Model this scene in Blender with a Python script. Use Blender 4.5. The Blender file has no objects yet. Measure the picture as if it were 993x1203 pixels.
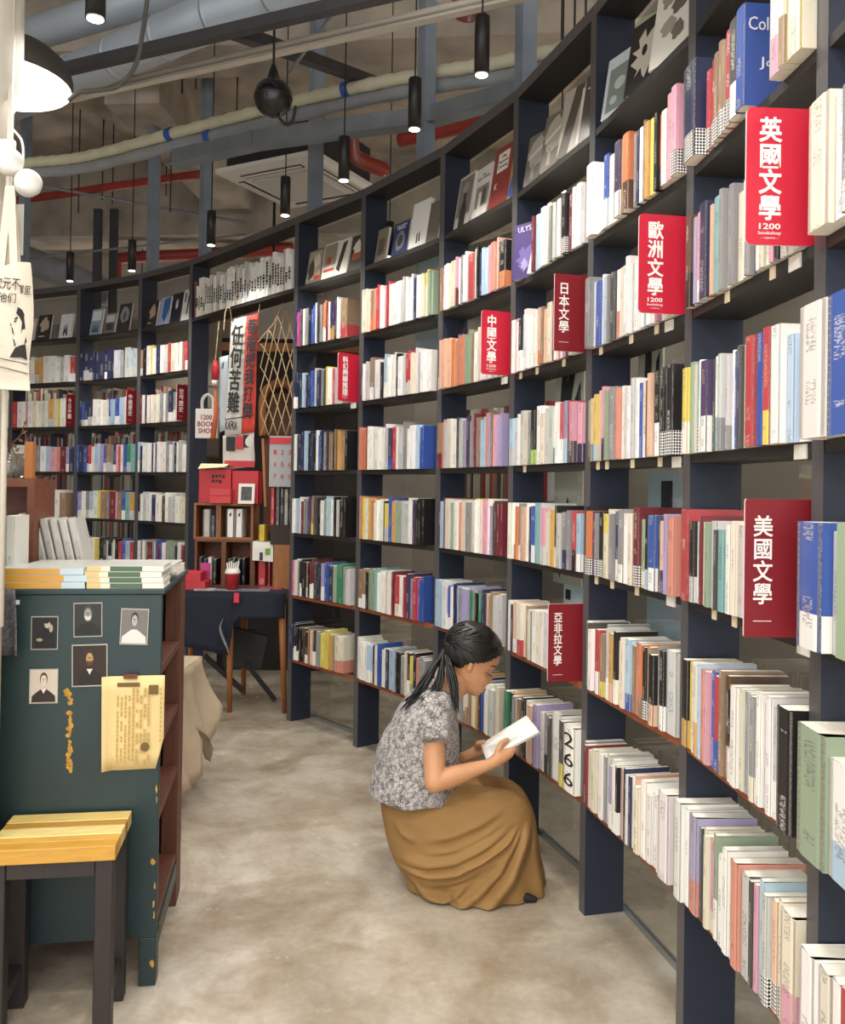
import bpy, bmesh, math, random, re
from mathutils import Matrix, Vector, noise as mnoise

scene = bpy.context.scene
C = scene.collection
R = math.radians
rng = random.Random(12)

# ------------------------------------------------------------------ camera
CAM_H, F_PX, PX0, PY0 = 1.35, 1033.0, 496.5, 566.3
PITCH, ROLL = R(0.498), R(0.89)
cam_data = bpy.data.cameras.new('camera')
cam_data.sensor_fit = 'HORIZONTAL'
cam_data.sensor_width = 36.0
cam_data.lens = 36.0 * F_PX / 993.0
cam_data.shift_y = -(601.5 - PY0) / 993.0
cam_data.clip_start = 0.05
cam = bpy.data.objects.new('camera', cam_data)
C.objects.link(cam)
cam.matrix_world = (Matrix.Translation((0, 0, CAM_H)) @ Matrix.Rotation(R(90) + PITCH, 4, 'X')
                    @ Matrix.Rotation(ROLL, 4, 'Z'))
scene.camera = cam

# ------------------------------------------------------------------ world, exposure
world = bpy.data.worlds.new('world')
scene.world = world
world.use_nodes = True
world.node_tree.nodes['Background'].inputs[0].default_value = (1.0, 0.98, 0.95, 1)
world.node_tree.nodes['Background'].inputs[1].default_value = 2.3
vs = scene.view_settings
vs.view_transform = 'Standard'
vs.look = 'None'
vs.gamma = 1.0
vs.use_curve_mapping = False
vs.exposure = 0.12

SPOT_W, DOME_W, BACK_W = 27.0, 19.0, 24.0
SPOT_COL, DOME_COL = (1.0, 0.95, 0.88), (1.0, 0.97, 0.92)


def lamp_spot(p, parent=None, energy=SPOT_W, size=R(128)):
    d = bpy.data.lights.new('spot_light', 'SPOT')
    d.energy = energy
    d.color = SPOT_COL
    d.spot_size = size
    d.spot_blend = 0.75
    d.shadow_soft_size = 0.03
    o = bpy.data.objects.new('spot_light', d)
    C.objects.link(o)
    o.location = p
    o.parent = parent
    return o


def lamp_disc(p, parent=None, energy=DOME_W, r=0.2):
    d = bpy.data.lights.new('dome_light', 'AREA')
    d.shape = 'DISK'
    d.size = 2 * r
    d.energy = energy
    d.color = DOME_COL
    o = bpy.data.objects.new('dome_light', d)
    C.objects.link(o)
    o.location = p
    o.parent = parent
    return o


# ------------------------------------------------------------------ measuring helpers (photo pixel -> ray -> point at a real depth)
def ray(x, y):
    c, s = math.cos(ROLL), math.sin(ROLL)
    a, b = x - PX0, y - PY0
    u, w = c * a + s * b, -s * a + c * b
    dx, dy, dz = u / F_PX, 1.0, -w / F_PX
    cp, sp = math.cos(PITCH), math.sin(PITCH)
    return Vector((dx, dy * cp - dz * sp, dy * sp + dz * cp))


EYE = Vector((0, 0, CAM_H))


def at_y(x, y, Y):
    r = ray(x, y)
    return EYE + r * (Y / r.y)


def at_z(x, y, z):
    r = ray(x, y)
    return EYE + r * ((z - CAM_H) / r.z)


def at_plane(x, y, p, n):
    r = ray(x, y)
    return EYE + r * ((Vector(p) - EYE).dot(n) / r.dot(n))


def project(P):
    z = P[2] - CAM_H
    cp, sp = math.cos(PITCH), math.sin(PITCH)
    d = P[1] * cp + z * sp
    v = -P[1] * sp + z * cp
    if d < 0.05:
        return None
    u, w = P[0] / d * F_PX, -v / d * F_PX
    c, s = math.cos(ROLL), math.sin(ROLL)
    return PX0 + c * u - s * w, PY0 + s * u + c * w, d


# ------------------------------------------------------------------ colours and materials
def lin(h):
    h = h.lstrip('#')
    out = []
    for i in (0, 2, 4):
        v = int(h[i:i + 2], 16) / 255.0
        out.append(v / 12.92 if v <= 0.04045 else ((v + 0.055) / 1.055) ** 2.4)
    return (out[0], out[1], out[2], 1.0)


MATS = {}


def mat(name, col, rough=0.6, metal=0.0, var=0.0, scale=8.0, bump=0.0, bscale=60.0, coat=0.0, emit=0.0, spec=0.5, col2=None, stretch=None):
    """plain procedural material: base colour with soft noise variation and fine relief"""
    if name in MATS:
        return MATS[name]
    m = bpy.data.materials.new(name)
    m.use_nodes = True
    nt = m.node_tree
    b = nt.nodes['Principled BSDF']
    c = lin(col) if isinstance(col, str) else col
    b.inputs['Base Color'].default_value = c
    b.inputs['Roughness'].default_value = rough
    b.inputs['Metallic'].default_value = metal
    b.inputs['Specular IOR Level'].default_value = spec
    b.inputs['Coat Weight'].default_value = coat
    if emit:
        b.inputs['Emission Color'].default_value = c
        b.inputs['Emission Strength'].default_value = emit
    tc = None
    if var or bump or col2:
        tc = nt.nodes.new('ShaderNodeTexCoord')
        mp = nt.nodes.new('ShaderNodeMapping')
        nt.links.new(tc.outputs['Object'], mp.inputs[0])
        if stretch:
            mp.inputs['Scale'].default_value = stretch
    if var or col2:
        n = nt.nodes.new('ShaderNodeTexNoise')
        n.inputs['Scale'].default_value = scale
        n.inputs['Detail'].default_value = 6
        nt.links.new(mp.outputs[0], n.inputs['Vector'])
        r = nt.nodes.new('ShaderNodeValToRGB')
        r.color_ramp.elements[0].position = 0.32
        r.color_ramp.elements[1].position = 0.68
        if col2:
            c2 = lin(col2)
            r.color_ramp.elements[0].color = c
            r.color_ramp.elements[1].color = c2
        else:
            r.color_ramp.elements[0].color = tuple(max(0, x * (1 - var)) for x in c[:3]) + (1,)
            r.color_ramp.elements[1].color = tuple(min(1, x * (1 + var)) for x in c[:3]) + (1,)
        nt.links.new(n.outputs['Fac'], r.inputs[0])
        nt.links.new(r.outputs[0], b.inputs['Base Color'])
    if bump:
        n2 = nt.nodes.new('ShaderNodeTexNoise')
        n2.inputs['Scale'].default_value = bscale
        n2.inputs['Detail'].default_value = 5
        nt.links.new(mp.outputs[0], n2.inputs['Vector'])
        bp = nt.nodes.new('ShaderNodeBump')
        bp.inputs['Strength'].default_value = bump
        bp.inputs['Distance'].default_value = 0.01
        nt.links.new(n2.outputs['Fac'], bp.inputs['Height'])
        nt.links.new(bp.outputs[0], b.inputs['Normal'])
    MATS[name] = m
    return m


# ------------------------------------------------------------------ mesh builder
class MB:
    def __init__(self):
        self.v, self.f, self.mi, self.col, self.ink, self.uv = [], [], [], [], [], []

    def face(self, idx, mi=0, col=None, ink=None, uv=None):
        self.f.append(tuple(idx)); self.mi.append(mi)
        self.col.append(col); self.ink.append(ink); self.uv.append(uv)

    def add(self, pts):
        n = len(self.v)
        self.v.extend([tuple(p) for p in pts])
        return n

    def quad(self, a, b, c, d, mi=0, col=None, ink=None, uv=None):
        n = self.add((a, b, c, d))
        self.face((n, n + 1, n + 2, n + 3), mi, col, ink, uv)

    def poly(self, pts, mi=0, col=None):
        n = self.add(pts)
        self.face(range(n, n + len(pts)), mi, col)

    def box(self, x0, x1, y0, y1, z0, z1, mi=0, M=None, col=None, mis=None):
        pts = [Vector(p) for p in ((x0, y0, z0), (x1, y0, z0), (x1, y1, z0), (x0, y1, z0), (x0, y0, z1), (x1, y0, z1), (x1, y1, z1), (x0, y1, z1))]
        if M is not None:
            pts = [M @ p for p in pts]
        n = self.add(pts)
        for k, q in enumerate(((0, 1, 5, 4), (1, 2, 6, 5), (2, 3, 7, 6), (3, 0, 4, 7), (4, 5, 6, 7), (3, 2, 1, 0))):
            self.face([n + i for i in q], mis[k] if mis else mi, col)
        return self

    def bar(self, a, b, w, h, mi=0, up=(0, 0, 1)):
        """rectangular bar from a to b"""
        a, b = Vector(a), Vector(b)
        d = (b - a)
        L = d.length
        d.normalize()
        up = Vector(up)
        s = d.cross(up)
        if s.length < 1e-4:
            s = d.cross(Vector((1, 0, 0)))
        s.normalize()
        u = s.cross(d)
        M = Matrix((s.to_4d(), d.to_4d(), u.to_4d(), (0, 0, 0, 1))).transposed()
        M = Matrix(((s.x, d.x, u.x, a.x), (s.y, d.y, u.y, a.y), (s.z, d.z, u.z, a.z), (0, 0, 0, 1)))
        return self.box(-w / 2, w / 2, 0, L, -h / 2, h / 2, mi, M)

    def tube(self, path, rad, seg=10, mi=0, cap=True, flat=None):
        path = [Vector(p) for p in path]
        if not hasattr(rad, '__len__'):
            rad = [rad] * len(path)
        prev = None
        rings = []
        for i, p in enumerate(path):
            d = path[min(i + 1, len(path) - 1)] - path[max(i - 1, 0)]
            if d.length < 1e-9:
                d = Vector((0, 0, 1))
            d.normalize()
            if prev is None:
                a = Vector((0, 0, 1)) if abs(d.z) < 0.9 else Vector((1, 0, 0))
                s = d.cross(a).normalized()
            else:
                s = (prev - d * prev.dot(d))
                s = s.normalized() if s.length > 1e-6 else d.orthogonal().normalized()
            prev = s
            u = d.cross(s)
            fl = flat if flat else 1.0
            n = self.add([p + (s * math.cos(2 * math.pi * k / seg) + u * math.sin(2 * math.pi * k / seg) * fl) * rad[i] for k in range(seg)])
            rings.append(n)
        for a, b in zip(rings, rings[1:]):
            for k in range(seg):
                k2 = (k + 1) % seg
                self.face((a + k, a + k2, b + k2, b + k), mi)
        if cap:
            self.face([rings[0] + k for k in range(seg)][::-1], mi)
            self.face([rings[-1] + k for k in range(seg)], mi)
        return self

    def capsule(self, path, rad, seg=12, mi=0):
        """tube with rounded ends"""
        path = [Vector(p) for p in path]
        rad = list(rad) if hasattr(rad, '__len__') else [rad] * len(path)
        d0 = (path[0] - path[1]).normalized()
        d1 = (path[-1] - path[-2]).normalized()
        a, ar, b, br = [], [], [], []
        for k in (85, 60, 30):
            a.append(path[0] + d0 * rad[0] * math.sin(R(k))); ar.append(max(rad[0] * math.cos(R(k)), 1e-4))
        for k in (30, 60, 85):
            b.append(path[-1] + d1 * rad[-1] * math.sin(R(k))); br.append(max(rad[-1] * math.cos(R(k)), 1e-4))
        return self.tube(a + path + b, ar + rad + br, seg, mi)

    def lathe(self, prof, c=(0, 0, 0), seg=24, mi=0, M=None):
        """prof: (r, z) list"""
        rings = []
        for r, z in prof:
            pts = [Vector((c[0] + r * math.cos(2 * math.pi * k / seg), c[1] + r * math.sin(2 * math.pi * k / seg), c[2] + z)) for k in range(seg)]
            if M is not None:
                pts = [M @ p for p in pts]
            rings.append(self.add(pts))
        for a, b in zip(rings, rings[1:]):
            for k in range(seg):
                k2 = (k + 1) % seg
                self.face((a + k, a + k2, b + k2, b + k), mi)
        self.face([rings[0] + k for k in range(seg)][::-1], mi)
        self.face([rings[-1] + k for k in range(seg)], mi)
        return self

    def loft(self, rings, mi=0, closed=True, cap=True):
        ns = [self.add(r) for r in rings]
        seg = len(rings[0])
        for a, b in zip(ns, ns[1:]):
            for k in range(seg if closed else seg - 1):
                k2 = (k + 1) % seg
                self.face((a + k, a + k2, b + k2, b + k), mi)
        if cap and closed:
            self.face([ns[0] + k for k in range(seg)][::-1], mi)
            self.face([ns[-1] + k for k in range(seg)], mi)
        return self

    def prism(self, poly, t, M, mi=0, mi_side=None):
        """2D polygon (x,z) extruded along local y from 0 to t"""
        n = len(poly)
        a = self.add([M @ Vector((p[0], 0, p[1])) for p in poly])
        b = self.add([M @ Vector((p[0], t, p[1])) for p in poly])
        self.face([a + i for i in range(n)], mi)
        self.face([b + i for i in range(n)][::-1], mi)
        for i in range(n):
            j = (i + 1) % n
            self.face((a + j, a + i, b + i, b + j), mi if mi_side is None else mi_side)
        return self

    def mesh(self, name, mats, smooth=False):
        me = bpy.data.meshes.new(name)
        me.from_pydata(self.v, [], self.f)
        if not isinstance(mats, (list, tuple)):
            mats = [mats]
        for m in mats:
            me.materials.append(m)
        me.polygons.foreach_set('material_index', self.mi)
        if smooth:
            me.polygons.foreach_set('use_smooth', [True] * len(self.f))
        if any(c is not None for c in self.col):
            ca = me.color_attributes.new('Col', 'FLOAT_COLOR', 'CORNER')
            ia = me.color_attributes.new('Ink', 'FLOAT_COLOR', 'CORNER')
            ul = me.uv_layers.new(name='UVMap')
            cf, inf, uf = [], [], []
            for f, c, k, u in zip(self.f, self.col, self.ink, self.uv):
                c = c or (0.5, 0.5, 0.5, 1)
                k = k or c
                for j in range(len(f)):
                    cf.extend(c); inf.extend(k)
                    uf.extend(u[j] if u else (0.0, 0.0))
            ca.data.foreach_set('color', cf)
            ia.data.foreach_set('color', inf)
            ul.data.foreach_set('uv', uf)
        me.update()
        return me


def tag(o, label=None, cat=None, group=None, kind=None):
    if label: o['label'] = label
    if cat: o['category'] = cat
    if group: o['group'] = group
    if kind: o['kind'] = kind
    return o


def put(name, me, parent=None, M=None):
    o = bpy.data.objects.new(name, me)
    C.objects.link(o)
    if parent is not None:
        o.parent = parent
    if M is not None:
        o.matrix_basis = M
    return o


def thing(name, label, cat, loc=(0, 0, 0), rz=0.0, group=None, kind=None):
    o = bpy.data.objects.new(name, None)
    C.objects.link(o)
    o.empty_display_size = 0.1
    o.matrix_basis = Matrix.Translation(loc) @ Matrix.Rotation(rz, 4, 'Z')
    return tag(o, label, cat, group, kind)


def root_inv(o):
    M = o.matrix_basis.copy()
    p = o.parent
    while p is not None:
        M = p.matrix_basis @ M
        p = p.parent
    return M.inverted()


def part(name, mb, mats, parent, smooth=False, world=False, label=None):
    if world:
        Mi = root_inv(parent)
        mb.v = [tuple(Mi @ Vector(p)) for p in mb.v]
    o = put(name, mb.mesh(name, mats, smooth), parent)
    if label:
        o['label'] = label
    return o


def solo(name, mb, mats, label, cat, base, group=None, smooth=False, kind=None):
    """a thing that is one mesh, built in world coordinates, origin moved to base"""
    b = Vector(base)
    mb.v = [tuple(Vector(p) - b) for p in mb.v]
    o = put(name, mb.mesh(name, mats, smooth), None, Matrix.Translation(b))
    return tag(o, label, cat, group, kind)


def bevel(o, w=0.003, seg=2, angle=True):
    m = o.modifiers.new('bevel', 'BEVEL')
    m.width = w
    m.segments = seg
    m.limit_method = 'ANGLE'
    return o


_txt = {}


def text_mesh(body, size, bold=0.0, extrude=0.0004, line=1.0, align='CENTER', mt=None):
    key = (body, size, bold, extrude, line, align)
    cu = bpy.data.curves.new('lettering', 'FONT')
    cu.body = body
    cu.size = size
    cu.offset = bold
    cu.extrude = extrude
    cu.space_line = line
    cu.align_x = align
    cu.align_y = 'CENTER'
    cu.resolution_u = 2
    o = bpy.data.objects.new('lettering', cu)
    me = bpy.data.meshes.new_from_object(o)
    bpy.data.objects.remove(o)
    bpy.data.curves.remove(cu)
    me.name = 'lettering'
    me.materials.clear()
    if mt:
        me.materials.append(mt)
    return me


def frame(origin, right, up):
    """matrix with local x=right, local z-normal = right x up (text lies in local xy)"""
    r = Vector(right).normalized()
    u = Vector(up)
    u = (u - r * u.dot(r)).normalized()
    n = r.cross(u)
    o = Vector(origin)
    return Matrix(((r.x, u.x, n.x, o.x), (r.y, u.y, n.y, o.y), (r.z, u.z, n.z, o.z), (0, 0, 0, 1)))


def thicken(me, d):
    """heavier strokes: the same glyphs again, nudged sideways and up/down, in one mesh"""
    bm = bmesh.new()
    for kk, (dx, dy) in enumerate(((0, 0), (d, 0), (-d, 0), (0, d), (0, -d), (d * .7, d * .7), (-d * .7, -d * .7))):
        n0 = len(bm.verts)
        bm.from_mesh(me)
        bm.verts.ensure_lookup_table()
        for v in bm.verts[n0:]:
            v.co.x += dx
            v.co.y += dy
            v.co.z += kk * 0.00004
    bm.to_mesh(me)
    bm.free()


def writing(body, size, mt, parent, Mw, bold=0.0, line=1.0, extrude=0.0004, align='CENTER', fit=None, heavy=0.0):
    me = text_mesh(body, size, bold, 0.0 if heavy else extrude, line, align, mt)
    if fit and len(me.vertices):
        xs = [v.co.x for v in me.vertices]; ys = [v.co.y for v in me.vertices]
        w, h = max(xs) - min(xs), max(ys) - min(ys)
        cx, cy = (max(xs) + min(xs)) / 2, (max(ys) + min(ys)) / 2
        sx, sy = fit[0] / max(w, 1e-6), fit[1] / max(h, 1e-6)
        for v in me.vertices:
            v.co.x = (v.co.x - cx) * sx
            v.co.y = (v.co.y - cy) * sy
    if heavy:
        thicken(me, heavy)
    o = put('lettering', me, parent)
    o.matrix_basis = root_inv(parent) @ Mw
    return o


def ordinal(n):
    W = ['zeroth', 'first', 'second', 'third', 'fourth', 'fifth', 'sixth', 'seventh', 'eighth', 'ninth', 'tenth', 'eleventh', 'twelfth', 'thirteenth',
         'fourteenth', 'fifteenth', 'sixteenth', 'seventeenth', 'eighteenth', 'nineteenth', 'twentieth']
    if n <= 20:
        return W[n]
    T = {2: 'twenty', 3: 'thirty', 4: 'forty'}
    return T[n // 10] + '-' + W[n % 10] if n % 10 else T[n // 10] + 'th'

# ================================================================== setting
def floor_material():
    m = bpy.data.materials.new('polished_concrete')
    m.use_nodes = True
    nt = m.node_tree
    b = nt.nodes['Principled BSDF']
    tc = nt.nodes.new('ShaderNodeTexCoord')

    def noise(scale, detail=6, dist=0.0, rough=0.55):
        n = nt.nodes.new('ShaderNodeTexNoise')
        n.inputs['Scale'].default_value = scale
        n.inputs['Detail'].default_value = detail
        n.inputs['Distortion'].default_value = dist
        n.inputs['Roughness'].default_value = rough
        nt.links.new(tc.outputs['Object'], n.inputs['Vector'])
        return n

    def ramp(src, stops):
        r = nt.nodes.new('ShaderNodeValToRGB')
        e = r.color_ramp.elements
        while len(e) < len(stops):
            e.new(0.5)
        for el, (p, c) in zip(e, stops):
            el.position = p
            el.color = lin(c)
        nt.links.new(src, r.inputs[0])
        return r.outputs[0]

    def mix(a, b_, fac, mode='MIX'):
        x = nt.nodes.new('ShaderNodeMix')
        x.data_type = 'RGBA'
        x.blend_type = mode
        nt.links.new(a, x.inputs[6])
        nt.links.new(b_, x.inputs[7])
        if hasattr(fac, 'is_linked') or not isinstance(fac, (int, float)):
            nt.links.new(fac, x.inputs[0])
        else:
            x.inputs[0].default_value = fac
        return x.outputs[2]

    base = ramp(noise(1.3, 8, 1.2).outputs['Fac'], [(0.3, 'a39886'), (0.5, 'bcb3a3'), (0.68, 'd2cbbf')])
    brown = ramp(noise(2.1, 7, 2.0).outputs['Fac'], [(0.47, '000000'), (0.64, 'b8b8b8')])
    tan = ramp(noise(5, 6).outputs['Fac'], [(0.2, '8b7a62'), (0.8, 'a59379')])
    col = mix(base, tan, brown)
    pale = ramp(noise(6.5, 8, 1.0).outputs['Fac'], [(0.62, '000000'), (0.72, '8a8a8a')])
    white = ramp(noise(9, 3).outputs['Fac'], [(0, 'd2cec4'), (1, 'd9d5cb')])
    col = mix(col, white, pale)
    mot = ramp(noise(5.5, 9, .5, .6).outputs['Fac'], [(0.36, 'b3a48e'), (0.5, 'e6e0d6'), (0.62, 'ffffff')])
    col = mix(col, mot, 0.38, 'MULTIPLY')
    streak = ramp(noise(15, 7, .4).outputs['Fac'], [(0.62, '000000'), (0.72, '808080')])
    col = mix(col, white, streak)
    speck = ramp(noise(45, 4).outputs['Fac'], [(0.3, 'e6e6e6'), (0.7, 'ffffff')])
    col = mix(col, speck, 0.6, 'MULTIPLY')
    nt.links.new(col, b.inputs['Base Color'])
    rr = ramp(noise(4.0, 6).outputs['Fac'], [(0.3, '444444'), (0.7, '949494')])
    nt.links.new(rr, b.inputs['Roughness'])
    bp = nt.nodes.new('ShaderNodeBump')
    bp.inputs['Strength'].default_value = 0.12
    bp.inputs['Distance'].default_value = 0.01
    nt.links.new(noise(14, 8).outputs['Fac'], bp.inputs['Height'])
    nt.links.new(bp.outputs[0], b.inputs['Normal'])
    return m


M_FLOOR = floor_material()
M_CEIL = mat('rough_concrete', '8f8881', 0.9, var=0.22, scale=2.4, bump=0.6, bscale=18, col2='c3b8a9')
M_WALLC = mat('grey_concrete', '9a9592', 0.9, var=0.15, scale=1.2, bump=0.4, bscale=14, col2='b3ada6')
M_PART = mat('olive_partition', 'a0978a', 0.7, var=0.08, scale=0.8)
M_WHITEWALL = mat('painted_wall', 'cfcac0', 0.85, var=0.05, scale=0.7)

fl = MB(); fl.box(-6, 5.2, -3.2, 13, -0.1, 0)
tag(put('floor', fl.mesh('floor', M_FLOOR)), kind='structure')
CEIL_Z = 4.6
cl = MB(); cl.box(-6, 5.2, -3.2, 13, CEIL_Z, CEIL_Z + 0.15)
tag(put('ceiling', cl.mesh('ceiling', M_CEIL)), kind='structure')
for nm, bx in (('wall_back', (-6, 5.2, 12.6, 12.8)), ('wall_left', (-6.2, -6, -3.2, 12.8)), ('wall_right', (5.0, 5.2, -3.2, 12.8))):
    w = MB(); w.box(bx[0], bx[1], bx[2], bx[3], 0, CEIL_Z)
    tag(put(nm, w.mesh(nm, M_WALLC if nm in ('wall_back', 'wall_left') else M_WHITEWALL)), kind='structure')
# concrete down-stand beams (part of the setting)
for k, (a, b, w, h) in enumerate((((-6, 9.3), (5.2, 8.3), 0.5, 0.75), ((-6, 6.15), (5.2, 5.0), 0.42, 0.5), ((1.9, -3), (2.6, 12.5), 0.5, 0.62), ((-2.1, 6.2), (-1.6, 12.5), 0.4, 0.55), ((-6, 2.6), (5.2, 1.6), 0.4, 0.5))):
    mb = MB(); mb.bar((a[0], a[1], CEIL_Z - h / 2), (b[0], b[1], CEIL_Z - h / 2), w, h)
    tag(put('trim_%d' % (k + 1), mb.mesh('beam', M_CEIL)), kind='structure')

# ================================================================== the curved bookcase
LEV = [2.886, 2.504, 2.151, 1.796, 1.437, 1.079, 0.723, 0.354]       # top rail, then shelf boards R1..R7
COLS = [(-4.10, 7.44), (-3.40, 7.235), (-2.735, 6.925), (-2.125, 6.54), (-1.635, 6.115), (-0.754, 5.104), (-0.332, 4.613), (0.071, 4.027), (0.345, 3.443), (0.532, 2.834),
        (0.660, 2.199), (0.703, 1.565), (0.712, 0.925)]
NAMES = ['m4', 'm3', 'm2', 'm1', 'c0', 'c1', 'c2', 'c3', 'c4', 'c5', 'c6', 'c7', 'c8']
CIDX = {n: i for i, n in enumerate(NAMES)}
CV = [Vector((x, y, 0)) for x, y in COLS]
TAN, NOR = [], []
for i in range(len(CV)):
    d = (CV[min(i + 1, len(CV) - 1)] - CV[max(i - 1, 0)]).normalized()
    TAN.append(d)
    NOR.append(Vector((-d.y, d.x, 0)))          # points into the shelf, away from the aisle
HW, DEP, BT = 0.021, 0.135, 0.011


def basis(o, t, n):
    return Matrix(((t.x, n.x, 0, o.x), (t.y, n.y, 0, o.y), (0, 0, 1, o.z), (0, 0, 0, 1)))


M_UPF = mat('charcoal_laminate_edge', '535152', 0.38, var=0.05, scale=3, bump=0.04, bscale=90)
M_UPS = mat('navy_laminate_panel', '242b3c', 0.5, var=0.08, scale=2, bump=0.03, bscale=80)
M_BRD = mat('dark_shelf_board', '2b2826', 0.5, var=0.1, scale=4)
M_EDG = mat('raw_board_edge', '97512f', 0.6, var=0.18, scale=30, stretch=(1, 1, 6))
M_ALU = mat('aluminium', 'aab0b4', 0.35, metal=0.8)
M_POST = mat('steel_post_paint', '7f8a98', 0.55, var=0.14, scale=6, bump=0.05)


def glass_material():
    m = bpy.data.materials.new('clear_glass')
    m.use_nodes = True
    nt = m.node_tree
    nt.nodes.remove(nt.nodes['Principled BSDF'])
    out = nt.nodes['Material Output']
    tr = nt.nodes.new('ShaderNodeBsdfTransparent')
    tr.inputs[0].default_value = (0.9, 0.91, 0.9, 1)
    gl = nt.nodes.new('ShaderNodeBsdfGlossy')
    gl.inputs['Roughness'].default_value = 0.02
    fr = nt.nodes.new('ShaderNodeFresnel')
    fr.inputs[0].default_value = 1.5
    mx = nt.nodes.new('ShaderNodeMixShader')
    ge = nt.nodes.new('ShaderNodeNewGeometry')
    inv = nt.nodes.new('ShaderNodeMath'); inv.operation = 'SUBTRACT'; inv.inputs[0].default_value = 1.0
    nt.links.new(ge.outputs['Backfacing'], inv.inputs[1])
    mu = nt.nodes.new('ShaderNodeMath'); mu.operation = 'MULTIPLY'
    nt.links.new(fr.outputs[0], mu.inputs[0]); nt.links.new(inv.outputs[0], mu.inputs[1])
    nt.links.new(mu.outputs[0], mx.inputs[0])
    nt.links.new(tr.outputs[0], mx.inputs[1])
    nt.links.new(gl.outputs[0], mx.inputs[2])
    nt.links.new(mx.outputs[0], out.inputs[0])
    return m


M_GLASS = glass_material()


def upright(i, parent, z1=LEV[0]):
    mb = MB()
    mb.box(-HW, HW, 0, DEP, 0.0, z1, M=basis(CV[i], TAN[i], NOR[i]), mis=(0, 1, 1, 1, 0, 0))
    return part('upright', mb, [M_UPF, M_UPS], parent, world=True)


def bay_frame(i, j=None):
    """A (inner left front), t, n, width of the bay between uprights i and j"""
    j = i + 1 if j is None else j
    a = CV[i] + TAN[i] * HW
    b = CV[j] - TAN[j] * HW
    t = (b - a)
    w = t.length
    t.normalize()
    return a, t, Vector((-t.y, t.x, 0)), w


def board(i, lv, parent, j=None, edge=None, name='shelf_board'):
    a, t, n, w = bay_frame(i, j)
    z = LEV[lv]
    mb = MB()
    raw = lv >= 6
    mb.box(-0.004, w + 0.004, 0.002, DEP, z - BT, z + BT, M=basis(a, t, n), mis=(1 if raw else 0, 0, 0, 0, 0, 0))
    return part(name, mb, [M_BRD, M_EDG], parent, world=True)


def top_rail(i, parent, j=None):
    j = i + 1 if j is None else j
    mb = MB()
    z0, z1 = LEV[0], LEV[0] + 0.042
    a, b = CV[i], CV[j]
    p = [a, b, b + NOR[j] * DEP, a + NOR[i] * DEP]
    lo = [(q.x, q.y, z0) for q in p]
    hi = [(q.x, q.y, z1) for q in p]
    n = mb.add(lo + hi)
    for q in ((0, 1, 5, 4), (1, 2, 6, 5), (2, 3, 7, 6), (3, 0, 4, 7), (4, 5, 6, 7), (3, 2, 1, 0)):
        mb.face([n + k for k in q], 0 if q != (3, 2, 1, 0) else 1)
    return part('top_rail', mb, [M_UPF, M_BRD], parent, world=True)


def pane(i, parent, j=None):
    a, t, n, w = bay_frame(i, j)
    mb = MB()
    mb.box(-HW, w + HW, DEP + 0.004, DEP + 0.010, 0.02, LEV[0] - 0.01, M=basis(a, t, n))
    part('glass_pane', mb, M_GLASS, parent, world=True)
    mb = MB()
    mb.box(-HW, w + HW, DEP, DEP + 0.016, 0.0, 0.02, M=basis(a, t, n))
    part('glass_channel', mb, M_ALU, parent, world=True)


near_case = thing('curved_bookcase', 'tall dark curved bookcase sweeping along the right side of the aisle', 'bookcase', (CV[8].x, CV[8].y, 0))
far_case = thing('curved_bookcase', 'dark bookcase at far left, behind the green cabinet, past the doorway opening', 'bookcase', (CV[2].x, CV[2].y, 0))
for i in range(5, 13):
    upright(i, near_case)
for i in range(5, 12):
    for lv in range(1, 8):
        board(i, lv, near_case)
    top_rail(i, near_case)
    pane(i, near_case)
board(4, 1, near_case, 5, name='bridge_shelf')
top_rail(4, near_case, 5)
for i in range(0, 5):
    upright(i, far_case)
for i in range(0, 4):
    for lv in range(1, 8):
        board(i, lv, far_case)
    top_rail(i, far_case)
    pane(i, far_case)

# ribbed steel posts that carry the top of the case up to the slab
for i, fr in ((1, 0), (3, 0), (4, 0), (5, .04), (6, .58), (7, .83), (10, 0)):
    mb = MB()
    M = basis(CV[i].lerp(CV[i + 1], fr) + NOR[i].lerp(NOR[i + 1], fr) * 0.105, TAN[i].lerp(TAN[i + 1], fr).normalized(), NOR[i].lerp(NOR[i + 1], fr).normalized())
    mb.box(-0.033, 0.033, -0.033, 0.033, LEV[0] + 0.042, CEIL_Z, M=M)
    mb.box(-0.05, 0.05, -0.03, 0.03, LEV[0] + 0.042, LEV[0] + 0.05, M=M)
    o = solo('steel_post', mb, M_POST, {1: 'grey-blue square steel post above the far left end of the bookcase', 3: 'grey-blue square steel post left of the doorway, above the far bookcase',
              4: 'grey-blue square steel post at the left side of the doorway', 5: 'grey-blue square steel post standing right of the white air conditioner',
              6: 'grey-blue square steel post behind the second pendant from the right', 7: 'grey-blue steel post right of the largest centre pendant, top centre',
              10: 'grey-blue square steel post above the European literature bay'}[i], 'post', (M @ Vector((0, 0, LEV[0] + 0.042))), 'steel posts above the bookcase')

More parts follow.
